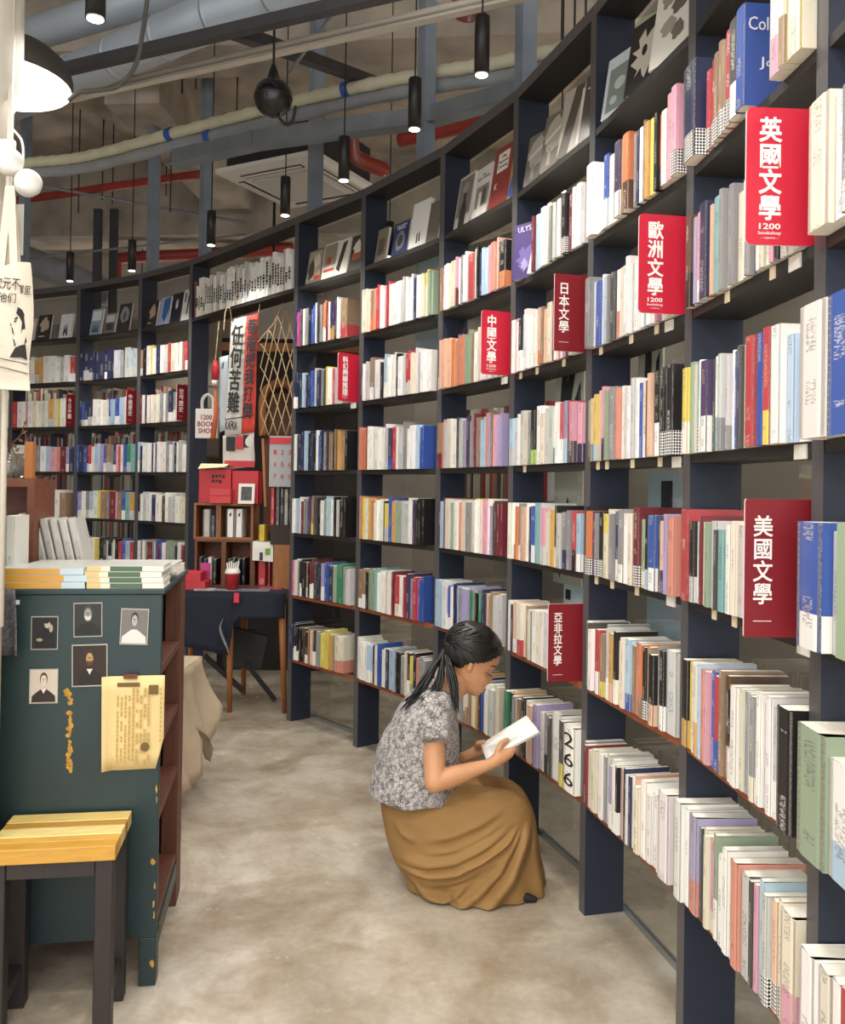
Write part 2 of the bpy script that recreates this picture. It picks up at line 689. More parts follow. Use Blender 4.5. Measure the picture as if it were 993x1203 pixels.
# small paper price labels on the board fronts of the nearer bays
M_TAG = mat('paper_tag', 'e0cfae', 0.8)
M_TAGW = mat('white_tag', 'ded9cf', 0.8)
for i, lv, us in ((8, 3, (.05, .2, .42)), (8, 4, (.1,)), (9, 3, (.06, .28, .44)), (9, 4, (.05, .12, .3, .47)), (9, 5, (.05, .17, .34)), (10, 3, (.2, .42)), (10, 5, (.15, .26))):
    a, t, n, w = bay_frame(i)
    for u in us:
        mb = MB(); mb.box(u, u + 0.022, -0.0015, 0.0015, LEV[lv] - 0.016, LEV[lv] + 0.009, M=basis(a, t, n))
        part('shelf_tag', mb, M_TAG, near_case, world=True)
for i, lv, u in ((5, 3, .54), (7, 3, .54), (9, 3, .5), (9, 4, .55), (9, 5, .53), (10, 3, .5), (10, 4, .53), (10, 5, .55)):
    a, t, n, w = bay_frame(i)
    mb = MB(); mb.box(u, u + 0.045, -0.002, 0.0015, LEV[lv] - 0.02, LEV[lv] + 0.008, M=basis(a, t, n))
    part('shelf_tag', mb, M_TAGW, near_case, world=True)

# the room behind the glass: a partition following the curve
for i in range(0, 12):
    if i in (3, 4):
        continue
    a, b = CV[i] + NOR[i] * 0.95, CV[i + 1] + NOR[i + 1] * 0.95
    mb = MB()
    mb.bar((a.x, a.y, 1.42), (b.x, b.y, 1.42), 0.06, 2.84)
    tag(put('wall_partition', mb.mesh('wall_partition', M_PART)), kind='structure')

# ================================================================== books
PAL = dict(w='f0eee8', c='e4dac2', g='c6c6c4', G='8d8e8f', d='4b4a4c', k='201f21', n='2b3459', b='2f58b2', l='a9c7df', t='79b5b4', e='1e8a5f', s='93a98b', y='e5ce30', Y='d8a440',
           o='e27a36', r='c5303a', m='7c2231', p='e29bb1', P='4e3b63', v='a89bc5', a='e7b797', A='dc8a73', T='9b7c5d', B='5c4131', L='a7d03b', M='cf429a')
PNAME = dict(w='white', c='cream', g='pale grey', G='grey', d='dark grey', k='black', n='navy', b='blue', l='pale blue', t='aqua', e='emerald', s='sage', y='yellow', Y='gold',
             o='orange', r='red', m='maroon', p='pink', P='dark purple', v='lavender', a='peach', A='salmon', T='tan', B='brown', L='lime', M='magenta', x='chequered')
LC = {}
for _k, _v in PAL.items():
    _c = lin(_v)
    _g = 0.3 * _c[0] + 0.55 * _c[1] + 0.15 * _c[2]
    LC[_k] = tuple(_g + (x - _g) * 0.82 for x in _c[:3]) + (1.0,)


def cover_material(name, checker=False):
    m = bpy.data.materials.new(name)
    m.use_nodes = True
    nt = m.node_tree
    b = nt.nodes['Principled BSDF']
    b.inputs['Roughness'].default_value = 0.42
    b.inputs['Coat Weight'].default_value = 0.25
    b.inputs['Coat Roughness'].default_value = 0.18
    ca = nt.nodes.new('ShaderNodeVertexColor'); ca.layer_name = 'Col'
    ia = nt.nodes.new('ShaderNodeVertexColor'); ia.layer_name = 'Ink'
    uv = nt.nodes.new('ShaderNodeUVMap'); uv.uv_map = 'UVMap'
    if checker:
        ck = nt.nodes.new('ShaderNodeTexChecker')
        mp = nt.nodes.new('ShaderNodeMapping')
        mp.inputs['Scale'].default_value = (1, 1, 1)
        mp.inputs['Rotation'].default_value = (0, 0, R(45))
        nt.links.new(uv.outputs[0], mp.inputs[0])
        nt.links.new(mp.outputs[0], ck.inputs['Vector'])
        ck.inputs['Scale'].default_value = 190.0
        nt.links.new(ca.outputs[0], ck.inputs['Color1'])
        nt.links.new(ia.outputs[0], ck.inputs['Color2'])
        nt.links.new(ck.outputs[0], b.inputs['Base Color'])
        return m
    # printed titles: fine broken marks gathered in blocks along the spine (flat print only)
    sx = nt.nodes.new('ShaderNodeSeparateXYZ')
    nt.links.new(uv.outputs[0], sx.inputs[0])

    def math_(op, a, bb):
        n = nt.nodes.new('ShaderNodeMath'); n.operation = op
        for k, x in enumerate((a, bb)):
            if isinstance(x, (int, float)):
                n.inputs[k].default_value = x
            else:
                nt.links.new(x, n.inputs[k])
        return n.outputs[0]

    n1 = nt.nodes.new('ShaderNodeTexNoise'); n1.noise_dimensions = '2D'
    mp = nt.nodes.new('ShaderNodeMapping'); mp.inputs['Scale'].default_value = (5.0, 300.0, 1.0)
    nt.links.new(uv.outputs[0], mp.inputs[0]); nt.links.new(mp.outputs[0], n1.inputs['Vector'])
    n1.inputs['Scale'].default_value = 1.0; n1.inputs['Detail'].default_value = 2
    glyph = math_('GREATER_THAN', n1.outputs['Fac'], 0.52)
    n2 = nt.nodes.new('ShaderNodeTexNoise'); n2.noise_dimensions = '1D'
    n2.inputs['Scale'].default_value = 11.0; n2.inputs['Detail'].default_value = 1
    nt.links.new(sx.outputs['Y'], n2.inputs['W'])
    block = math_('GREATER_THAN', n2.outputs['Fac'], 0.53)
    uc = math_('ABSOLUTE', math_('SUBTRACT', math_('FRACT', sx.outputs['X'], 0), 0.5), 0)
    mid = math_('LESS_THAN', uc, 0.2)
    fac = math_('MULTIPLY', math_('MULTIPLY', glyph, block), mid)
    fac = math_('MULTIPLY', fac, 0.5)
    mx = nt.nodes.new('ShaderNodeMix'); mx.data_type = 'RGBA'
    nt.links.new(fac, mx.inputs[0]); nt.links.new(ca.outputs[0], mx.inputs[6]); nt.links.new(ia.outputs[0], mx.inputs[7])
    nt.links.new(mx.outputs[2], b.inputs['Base Color'])
    return m


M_COVER = cover_material('printed_cover')
M_CHECK = cover_material('chequered_band', True)
M_PAGES = mat('page_block', 'e9e4d6', 0.85, var=0.06, scale=300, stretch=(1, 0.02, 0.02))
BOOKM = [M_COVER, M_CHECK, M_PAGES]


def jitter(c, amt, rg):
    k = 1 + rg.uniform(-amt, amt)
    return tuple(max(0, min(1, x * k * (1 + rg.uniform(-amt, amt) * 0.4))) for x in c[:3]) + (1,)


def ink_for(c, rg):
    lum = 0.3 * c[0] + 0.6 * c[1] + 0.1 * c[2]
    if lum > 0.3:
        return rg.choice([lin('3a3634'), lin('2a2d3a'), lin('6d2a2a'), lin('55504a'), lin('3c4a66')])
    return rg.choice([lin('e8e4da'), lin('d6c9a6'), lin('f0efec')])


class Book:
    __slots__ = ('w', 'd', 'h', 'c', 'o', 'oh', 'ink', 'M', 'seed', 'key', 'okey', 'bay', 'row', 'pos', 'score', 'split')


def book_cover(bk, mb, lo=False):
    """one book in its own frame: x thickness, y depth into the shelf, spine at y=0"""
    w, d, h = bk.w / 2, bk.d, bk.h
    e = 0.0016
    off = bk.seed * 3.7
    r = min(0.35 * w, 0.004)
    prof = [(-w, d), (-w, r), (-w * 0.55, 0.0), (w * 0.55, 0.0), (w, r), (w, d)]
    zs = [0.0, bk.oh, h] if bk.o else [0.0, h]
    if lo:
        prof = [(-w, d), (-w, 0.0), (w, 0.0), (w, d)]
    inner = [(w - e, d), (w - e, e), (-w + e, e), (-w + e, d)]
    for zi in range(len(zs) - 1):
        z0, z1 = zs[zi], zs[zi + 1]
        band = bk.o and zi == 0
        col = (bk.o if bk.okey != 'x' else lin('efedea')) if band else bk.c
        ink = (ink_for(col, random.Random(bk.seed)) if bk.okey != 'x' else lin('1d1d20')) if band else bk.ink
        mi = 1 if band and bk.okey == 'x' else 0
        for k in range(len(prof) - 1):
            (x0, y0), (x1, y1) = prof[k], prof[k + 1]
            spine = abs(y0) < 0.006 and abs(y1) < 0.006
            if mi == 1:
                uv = [((x0 + y0) / 1.0, z0), ((x1 + y1), z0), ((x1 + y1), z1), ((x0 + y0), z1)]
            elif spine:
                u0, u1 = (x0 + w) / (2 * w), (x1 + w) / (2 * w)
                uv = [(u0 * 0.998 + 0.001 + int(off), z0 + off), (u1 * 0.998 + 0.001 + int(off), z0 + off), (u1 * 0.998 + 0.001 + int(off), z1 + off), (u0 * 0.998 + 0.001 + int(off), z1 + off)]
            else:
                uv = [(0, 0)] * 4
            mb.quad((x0, y0, z0), (x1, y1, z0), (x1, y1, z1), (x0, y0, z1), mi, col, ink if (spine or mi) else col, uv)
    if not lo:
        n = mb.add([(x, y, z) for z in (0.0, h) for x, y in prof + inner])
        L = len(prof) + len(inner)
        mb.face([n + L + k for k in range(L)], 0, bk.c, bk.c)
        mb.face([n + k for k in range(L)][::-1], 0, bk.c, bk.c)
        p = len(prof)
        for k in range(p, L - 1):
            mb.face((n + k, n + k + 1, n + L + k + 1, n + L + k), 0, bk.c, bk.c)


def book_pages(bk, mb):
    w, d, h = bk.w / 2, bk.d, bk.h
    e = 0.0016
    z = 0.0022 if bk.split else 0.0006
    mb.box(-w + e, w - e, e, d - 0.003, z, h - z)


def parse(spec):
    out = []
    for tok in spec.split():
        m = re.match(r'^([a-zA-Z_])(?:/([a-zA-Z]))?(\d+)(?:h(\d+))?$', tok)
        out.append((m.group(1), m.group(2), int(m.group(3)), int(m.group(4) or 0)))
    return out


SPEC = {
    ('c6', 2): 'n/x44h235 _8 r/x17 r/x16 T/x15 T/x15 T/x15 r/x19 d/w26h215 b24h215 _62 w/p26h245 c/T14h245 y/c34h245',
    ('c6', 3): 'B/k20 c17 v9 p/w18 n26h225 T7 a9 t24 G12 w20 G14 c22 w18 G14 n10 w15 c12 w16 p10 k10 w20 c16 g18',
    ('c6', 4): 'y/w24h210 s18 c7 t/x13 w10 P/w26h212 d15 w/t11 g/p11 g/G12 g/G12 g/G11 w10 b9 v9 d12 c18 c10 r27h225 b22h225 r/y22h230 o7 w26h225 l20 w20',
    ('c6', 5): 'r27h222 k/g18 w12 m5 c18 s13 g20 d9 t22 w16 c14 g18 w12 l14 w20 c18 G12 w16 m10 w18 c14',
    ('c6', 6): 'k/Y24 y17 c14 c/Y12 l12 A13 p14 b14 r/b19 T/T14 B/T14 k/w12 w20 c13 G10 g14 G/c16 w/w14 g14 w16 g/w12 d12 k36h225',
    ('c6', 7): 'w28h235 w16h230 v/A27h228 d7 c14 c13 p/c17 s/w15 w18 w17 w14 A21h220 g26 d9 p11 l14 g/x14 a/x15 c/x15 c/p34h220',
    ('c5', 2): 'w27h228 w14 w13 b/w19 w20 w17 P/w21h222 T8 o/B23h222 G15 n8 w13 T6 Y14 y12 c8 k9 o/k12 w17 p19h226 p/x18h228',
    ('c5', 3): 'G25h222 w7 b/b20 w8 l26 G6 d20 w/A17 c12 w16 w14 g12 w16 c12 w15 l10 w18 w14 p8 w18 c15 w12',
    ('c5', 4): 's/B16 a/G10 y/l18 a9 p/n10 M/y15 s9 G12 G22h215 A7 w13 g8 w15 g15 w10 b13 c/w20 B5 a13h222 a12h222 k/w20h225 k/x11h230 k/x11h230 k/x20h230',
    ('c5', 5): 'k/x9 o/x13 P10 G/x10 k/x17 y/c19 c9 G11 n/w15 G/w19 w17 c17 m/x17 s/c17 k/l9 b/w22 d6 a/P14 v11 A18',
    ('c5', 6): 'w19 d4 w13 c/p11 r/w17 T/y14 G6 g/w11 Y/a16 k/w9 c/y13 c10 l/b18 T9 A15 o/T8 k/x10 T/x15 k/a15 G10 k/w12 g28',
    ('c5', 7): 'G/w10 m11 c13 c16 c14 w12 G10 g15 v/w11 w13 k/w7 G13 a7 n7 w6 n7 w5 a6 c15 w17 w14 w15 w13 w28h222',
    ('c4', 2): '_80 m8 l16 l11 w18 w16 G9 c9 g10 w14 k8 k/x13 m15 w13 w16 g12',
    ('c4', 3): 'w12 p15 w9 k/w12 l/w13 w13 w15 w17 w14 a/o9 T8 a13 c18 m8 w14 A10 w12 p11 k9 w16 c15',
    ('c4', 4): 'l/g14 g13 w9 g15 c15 G9 k/L15 w18 c18 g12 g12 w/n10 w8 r/w11 v/l14 r/d9 p/d13 p/n18',
    ('c4', 5): 'w17h215 w/k11 o8 G/w12 a18 w9 n6 b/w20 t9 g13 p/g12 c12 g8 Y12 k/c9 g18 G/n10 G11 r/k13 l/w16',
    ('c4', 6): 'w8 P10 a/w11 w19 c/r14 c9 T9 G7 c9 G8 w15 c13 w18 g12 w16 c14 G10 w18 c13 w14',
    ('c4', 7): 'e13h215 k7 Y5 G9 c9 T8 k13 c15 a12 n9 v11 w16 G/k13 d7 w29 d/y14 w32h215',
    ('c3', 2): 'T13 w13 c14 c12 p/m9 w8 G10 w11 r20 c10 k5 n6 l16 p12 A13 a9 k/o18',
    ('c3', 3): 'd/w13 a15h218 a14h218 a14h218 o9 a7 o10 G11 o10 A8 s14 s13 T11 w14 c12 p9 w16 g12 w14 c10 w16',
    ('c3', 4): 'T/m12 A9 g16 c14 w14 d7 g12 G8 v9 P8 G9 m10 v9 T9 l10 A9 v10 T11 p12 v12',
    ('c3', 5): 'P16 l7 m9 c13 c10 s6 w17 A9 a8 c11 G7 G9 c12 y4 w10 c13 p17 w7 v8 B14 m13',
    ('c3', 6): 'l16 l10 w13 b/w13 w9 n10 l8 G7 v18 v12 e9 G9 k10 e8 n10 a13 T11 g20',
    ('c3', 7): 'w21 l16 p8 a9 k5 w15 c14 G10 c/T12 T8 c13 Y9 n6 b10 w15 g16 c10',
    ('c2', 2): 'c17 c14 T/o8 A10 r9 w14 p9 r9 w20 w17 g11 w13 w11 n6 P8 w10 c11 y/c11 s12',
    ('c2', 3): 'P9 w11 g12 T/w12 G8 w14 k7 l/w17 w14 w10 k7 w12 g11 r/g17 c13 w9 d6 w18 w14',
    ('c2', 4): 'A10 o6 m8 w14 w16 w12 w10 g7 P/b9 r8 w9 g14 G7 w12 w11 l13 b9',
    ('c2', 5): 'A9 y10 w8 Y13 o8 w10 w14 k6 y/g9 b8 Y12 s13 g11 g9 w10 P8 k9 k12',
    ('c2', 6): 'T/w26 k6 s8 s9 t8 w13 w11 c9 w10 m8 r/c10 w14 r9 P7 v8 r8 M9 b8',
    ('c2', 7): 'w11 w12 w10 l/w14 k8 w9 b9 w12 n7 l13 l10 k8 G9 c8 k/w8 y/s8 k7 A8 G10 G9',
    ('c1', 2): 'n9 M11 d6 w7 G9 k7 b12 w8 d8 G9 o/w9 m7 w9 P/Y9 P9 w8 T/r19',
    ('c1', 3): 'n/w10 k8 n9 l9 n10 k7 b10 g7 n9 G8 d9 y/y7 w12 r7 g12 w9',
    ('c1', 4): 'w10 d9 n10 n9 l8 k9 n9 k8 w8 b8 n9 G8 d9 T8 k9 T9 Y8 T9 k7',
    ('c1', 5): 'w10 l12 w9 m7 G10 P8 T/y12 d8 k12 w9 s9 l8 w7 k8 g8 k12 k9',
    ('c1', 6): 'M13 c9 G9 k/w9 k9 T/w8 k8 m/w8 d9 k8 n8 v/w9 b12 n13 s7 e11 e8 G8 g14',
    ('c1', 7): 'n10 k/w10 k/w9 k10 B8 k/w9 T9 a8 d/w10 G8 y13 y11 Y12 G8 c/A20',
    ('c7', 2): '_90 w26 k22 c18 w24', ('c7', 3): 'c22h225 w14 G/w10 T12 w24 g18 w22', ('c7', 4): 'w28h230 b26h230 w26 P/w18 w24 g20',
    ('c7', 5): 'b/w27h215 g9 s32h218 w24 c20 g18', ('c7', 6): 's/s30h222 w/l24 w10 g26 w24 c20', ('c7', 7): 'w16 c14 w10 r12 w22 p16 p20 w20',
}
TONES = {
    ('m1', 2): 'T k w w y w n n w g r c w y w r r', ('m1', 3): 'm w k w p w c w c G w G n G c w', ('m1', 4): 'l n w w w P w n w w w G w g n w g w', ('m1', 5): 'k w g w w n w w B w g g w c c',
    ('m2', 2): 'n n n n n n n n n g l G g l g', ('m2', 3): 'n b n n w w c w b l b l c s', ('m2', 4): 'b n b m r w l l v b T G n p r c b e t', ('m2', 5): 'b v w G l w y T G m m p T b t Y',
    ('m3', 2): 'w w w w w Y Y w w w g w r', ('m3', 3): 'r w w p w c w c w Y c y w m', ('m3', 4): 'c w w T w g G w l p A m v n', ('m3', 5): 'w l w c w g w T',
}
ROWS = []
ALL = []
FALLBACK = 'w w w w g g c c l n b k r m s p y T G d'


SIGN_ROWS = {('c6', 3), ('c5', 3), ('c4', 3), ('c3', 3), ('c1', 3), ('c6', 5), ('c4', 6)}


def fill_row(cn, lv, spec, over=0.013):
    i = CIDX[cn]
    a, t, n, w = bay_frame(i)
    toks = parse(spec)
    total = sum(x[2] for x in toks) / 1000.0
    room = w - 0.006 - (0.027 if (cn, lv) in SIGN_ROWS else 0.055 if cn in ('m1', 'm2', 'm3') and lv == 3 else 0)
    k = room / total
    if k > 2.0 and cn in ('c1', 'c2', 'c3'):
        rs = random.Random(i * 17 + lv)
        ns = []
        for q in toks:
            m_ = 2 if (q[2] > 7 and rs.random() < 0.75) else 1
            ns += [(q[0], q[1], max(4, q[2] // m_), q[3])] * m_
        toks = ns
    k = min(k, 3.4)
    rg = random.Random(i * 100 + lv * 7 + 3)
    x = 0.003
    pos = 0
    hb = rg.uniform(0.192, 0.212)
    for key, ok, mm, hh in toks:
        bw = mm / 1000.0 * k
        if key == '_':
            x += bw
            continue
        pos += 1
        b = Book()
        b.key, b.okey = key, ok
        b.w = bw - 0.0006
        b.h = hh / 1000.0 if hh else hb + rg.choice([0, 0, 0, .006, -.006, .014, -.016, .02]) * rg.uniform(.6, 1)
        b.d = rg.uniform(0.128, 0.142) if not hh else rg.uniform(0.14, 0.15)
        b.c = jitter(LC[key], 0.10, rg)
        b.o = (LC[ok] if ok and ok != 'x' else (1, 1, 1, 1)) if ok else None
        b.oh = b.h * rg.uniform(0.24, 0.4)
        if ok == 'x':
            b.oh = b.h * 0.27
        if key == 'y' and ok == 'c':
            b.oh = b.h * 0.7
        b.ink = ink_for(b.c, rg)
        b.seed = rg.randint(1, 9999) / 37.0
        b.split = rg.random() < 0.3
        out = over + rg.uniform(-0.006, 0.008) + (0.012 if hh else 0)
        o = a + t * (x + bw / 2) - n * out
        o.z = LEV[lv] + BT + 0.0002
        b.M = basis(o, t, n)
        b.bay, b.row, b.pos = cn, lv, pos
        q = project((o.x, o.y, o.z + b.h / 2))
        b.score = 0.0
        if q and -6 < q[0] < 999 and -30 < q[1] < 1235:
            view = Vector((o.x, o.y, 0)).normalized()
            face = abs(view.dot(n)) * b.w + 0.12 * b.w
            b.score = face * b.h / (q[2] ** 2)
        ALL.append(b)
        x += bw


for (cn, lv), sp in SPEC.items():
    fill_row(cn, lv, sp, 0.03 if cn == 'c7' else 0.014)
for cn in ('m4', 'm3', 'm2', 'm1'):
    for lv in range(2, 8):
        tones = TONES.get((cn, lv), FALLBACK).split()
        rg = random.Random(CIDX[cn] * 31 + lv)
        seq = []
        tot = 0
        if (cn, lv) not in TONES:
            rg.shuffle(tones)
        i0 = 0
        while tot < 560:
            mm = rg.randint(14, 34) if (cn, lv) in TONES else rg.randint(14, 40)
            c = tones[i0 % len(tones)] if (cn, lv) in TONES else rg.choice(tones)
            if (cn, lv) in TONES and i0 >= len(tones):
                break
            seq.append('%s%s%d' % (c, rg.choice(['', '', '', '/w', '/g']) if c not in 'wg' else '', mm))
            tot += mm
            i0 += 1
        fill_row(cn, lv, ' '.join(seq), 0.005)

ALL.sort(key=lambda b: -b.score)
BAYWORD = {'c1': 'science fiction bay', 'c2': 'bay left of Chinese literature', 'c3': 'Chinese literature bay', 'c4': 'Japanese literature bay', 'c5': 'European literature bay', 'c6': 'English literature bay', 'c7': 'bay at right edge'}
SHELFWORD = {2: 'second', 3: 'third', 4: 'fourth', 5: 'fifth', 6: 'sixth', 7: 'bottom'}
NEAR_N = 262
M268 = [b for b in ALL if b.bay == 'c4' and b.row == 7][0]
for b in ALL[:NEAR_N]:
    mb = MB()
    book_cover(b, mb)
    o = put('book', mb.mesh('book', BOOKM), None, b.M)
    band = '' if not b.o else (' with chequered band' if b.okey == 'x' else ' with %s band' % PNAME[b.okey])
    shelf = 'bottom shelf' if b.row == 7 else SHELFWORD[b.row] + ' shelf down'
    tag(o, '%s book%s, %s from left, %s, %s' % (PNAME[b.key], band, ordinal(b.pos), shelf, BAYWORD[b.bay]), 'book', 'books on the curved shelves')
    pm = MB()
    book_pages(b, pm)
    put('page_block', pm.mesh('page_block', M_PAGES), o)
    if b.bay == 'c4' and b.row == 7 and b.pos == 17:
        e = o
        P = b.M @ Vector((0.0, -0.0012, b.h * 0.5))
        t, n = b.M.to_3x3() @ Vector((1, 0, 0)), b.M.to_3x3() @ Vector((0, 1, 0))
        writing('2\n6\n6', 0.06, mat('black_print', '1a1a1c', 0.6), o, frame(P, t, (0, 0, 1)), fit=(b.w * 0.8, b.h * 0.8))
    if b.bay == 'c6' and b.row == 2 and b.key == 'b':
        P = b.M @ Vector((b.w / 2 + 0.0006, b.d * 0.5, b.h * 0.80))
        n = b.M.to_3x3() @ Vector((0, 1, 0))
        wm = mat('white_print', 'e6e6ea', 0.6)
        writing('Collector', 0.03, wm, o, frame(P, n, (0, 0, 1)), fit=(b.d * 0.85, 0.028))
        writing('John\nC', 0.03, wm, o, frame(P - Vector((0, 0, 0.095)), n, (0, 0, 1)), fit=(b.d * 0.5, 0.05))
rest = MB()
for b in ALL[NEAR_N:]:
    s = MB()
    book_cover(b, s, lo=True)
    n0 = len(rest.v)
    rest.v.extend([tuple(b.M @ Vector(p)) for p in s.v])
    for f, mi, c, k, u in zip(s.f, s.mi, s.col, s.ink, s.uv):
        rest.f.append(tuple(i + n0 for i in f)); rest.mi.append(mi); rest.col.append(c); rest.ink.append(k); rest.uv.append(u)
    w, d, h = b.w / 2, b.d, b.h
    z = h - 0.001
    pts = [b.M @ Vector(p) for p in ((-w, 0, z), (w, 0, z), (w, d, z), (-w, d, z))]
    rest.quad(*pts, mi=2, col=(0.8, 0.77, 0.68, 1))
o = put('shelf_books', rest.mesh('shelf_books', BOOKM))
tag(o, 'closely packed rows of books filling the farther shelves of the curved bookcase', 'books', kind='stuff')

# ================================================================== lamps
M_BLK = mat('black_metal', '19191a', 0.45, bump=0.02)
M_CABLE = mat('black_cable', '1c1b1b', 0.7)


def emit_mat(name, col, s):
    m = mat(name, col, 0.5)
    b = m.node_tree.nodes['Principled BSDF']
    b.inputs['Emission Color'].default_value = lin(col)
    b.inputs['Emission Strength'].default_value = s
    return m


M_LENS = emit_mat('lit_lens', 'fff6e8', 14.0)
M_DIFF = emit_mat('lit_diffuser', 'fffaf0', 5.0)
ZP = 2.8
PEND = []
for x, y in ((112, 22), (566, 88), (487, 152), (404, 212), (335, 253), (248, 288), (155, 318), (82, 330)):
    PEND.append((at_z(x, y, ZP), True))
PEND[0] = (at_y(112, 22, 2.35), True)
for p in ((0.22, 2.45), (0.27, 1.75), (0.27, 1.05), (0.25, .2)):
    PEND.append((Vector((p[0], p[1], ZP)), False))
WHERE = ['at top left above the white disc lamp', 'nearest the bookcase at top centre, beside the red bell', 'at top centre, second from the right', 'left of the red pipe elbow', 'over the doorway, under the air conditioner',
         'left of the doorway', 'second from the left over the far bookcase', 'leftmost over the far bookcase', 'just out of view over the European literature bay', 'over the English literature bay', 'over the bay at right edge', 'behind the viewer']
for cn, lab in (('m4', 'behind the glass at the far left end'), ('m2', 'behind the glass of the far bookcase'), ('c1', 'behind the glass of the science fiction bay'), ('c3', 'behind the glass of the Chinese literature bay'),
                ('c5', 'behind the glass of the European literature bay'), ('c6', 'behind the glass of the English literature bay'), ('c8', 'behind the glass out of view at right')):
    i = CIDX[cn]
    q = CV[i] + TAN[i] * (.3 if i < 12 else 0) + NOR[i] * .45
    PEND.append((Vector((q.x, q.y, 2.72)), False)); WHERE.append(lab)  # those behind the near bays are added to light the back room
for k, (p, vis) in enumerate(PEND):
    L, rad = 0.205, 0.0265
    root = thing('pendant_spotlight', 'black cylinder pendant spotlight ' + WHERE[k], 'pendant lamp', p, group='black cylinder pendants along the bookcase')
    mb = MB(); mb.lathe([(rad * .8, 0.004), (rad, 0.0), (rad, L - .004), (rad * .92, L), (.004, L + .002)])
    shd = part('shade', mb, M_BLK, root, True)
    mb = MB(); mb.lathe([(rad * .82, -0.002), (rad * .6, -0.004), (.001, -0.005)])
    part('lens', mb, M_LENS, shd, True)
    mb = MB(); mb.tube([(0, 0, L), (0, 0, CEIL_Z - p.z)], 0.0035, 6)
    part('cable', mb, M_CABLE, root)
    mb = MB(); mb.lathe([(.03, CEIL_Z - p.z - .03), (.03, CEIL_Z - p.z)], seg=12)
    part('ceiling_rose', mb, M_BLK, root)
    lamp_spot((0, 0, -0.02), root, SPOT_W if k < 12 else BACK_W)


M_DOME = mat('dome_outer', '4a4642', 0.5)
M_DOMEIN = mat('dome_rim', '8d8880', 0.5)


def dome(p, label, energy=DOME_W, r=0.225):
    root = thing('disc_lamp', label, 'ceiling lamp', p, group='white disc lamps')
    mb = MB(); mb.lathe([(r, 0), (r + .004, .03), (r * .97, .075), (r * .8, .11), (r * .3, .135), (.02, .14)], seg=40)
    shd = part('shade', mb, M_DOME, root, True)
    mb = MB(); mb.lathe([(r * .99, 0.0), (r * .97, -.004), (r * .5, -.012), (.001, -.014)], seg=40)
    part('diffuser', mb, M_DIFF, shd, True)
    mb = MB(); mb.tube([(0, 0, .13), (0, 0, CEIL_Z - p[2])], 0.012, 8)
    part('stem', mb, M_DOME, root)
    lamp_disc((0, 0, -0.03), root, energy, r * .95)
    return root


dome(at_y(2, 98, 3.0), 'white disc lamp with dark shade glowing at the left edge', 5.0)
dome((-0.45, 0.75, 2.75), 'disc lamp hanging above the aisle, nearest the viewer')  # discs from here on are added out of view for overall brightness
dome((-1.9, 1.0, 2.75), 'disc lamp hanging over the tables left of the viewer')
dome((-0.6, -1.2, 2.75), 'disc lamp hanging behind the viewer')
dome((-2.4, -0.9, 2.75), 'disc lamp hanging far behind the viewer to the left')
dome((-2.9, 3.6, 2.75), 'disc lamp hanging left of the green cabinet')
dome((1.7, 5.6, 2.6), 'disc lamp hanging in the room behind the glass')


def globe(p, label, energy):
    root = thing('globe_lamp', label, 'lamp', p, group='globe lamps in the rooms behind')
    mb = MB(); mb.lathe([(.001, -.12)] + [(.12 * math.cos(R(k)), .12 * math.sin(R(k))) for k in range(-80, 81, 16)] + [(.001, .12)], seg=20)
    part('globe', mb, emit_mat('lit_globe', 'fff0d8', 3.0), root, True)
    mb = MB(); mb.tube([(0, 0, .12), (0, 0, CEIL_Z - p[2])], .006, 6); part('cable', mb, M_CABLE, root)
    d = bpy.data.lights.new('globe_light', 'POINT'); d.energy = energy; d.color = (1.0, .9, .78); d.shadow_soft_size = .125
    o = bpy.data.objects.new('globe_light', d); C.objects.link(o); o.parent = root


GLOBE_W = 430.0  # invented globes, hidden behind the shelves, added to brighten the ceiling
globe((2.6, 7.2, 2.1), 'globe lamp in the room behind the Chinese literature bay', GLOBE_W)
globe((0.7, 9.9, 2.1), 'globe lamp in the far room behind the doorway', GLOBE_W)
globe((-3.3, 10.2, 2.1), 'globe lamp in the far room behind the left bookcase', GLOBE_W)
globe((2.6, 3.6, 2.1), 'globe lamp in the room behind the Japanese literature bay', GLOBE_W)

# ================================================================== red divider signs standing between the books
M_RED = mat('bright_red_sign', 'c41f38', 0.45, var=0.03, scale=5)
M_MAROON = mat('maroon_sign', '7e1420', 0.5, var=0.03, scale=5)
M_RIM = mat('sign_white_edge', 'e9c9cb', 0.6)
M_SIGNW = mat('sign_white_print', 'f3ece8', 0.6)


EN = {'英國文學': 'English literature', '歐洲文學': 'European literature', '日本文學': 'Japanese literature', '中國文學': 'Chinese literature', '科幻懸疑推理': 'science fiction', '美國文學': 'American literature', '亞非拉文學': 'Asian African Latin literature', '世界歷史': 'world history', '中國歷史': 'Chinese history', '今日中國': 'China today'}


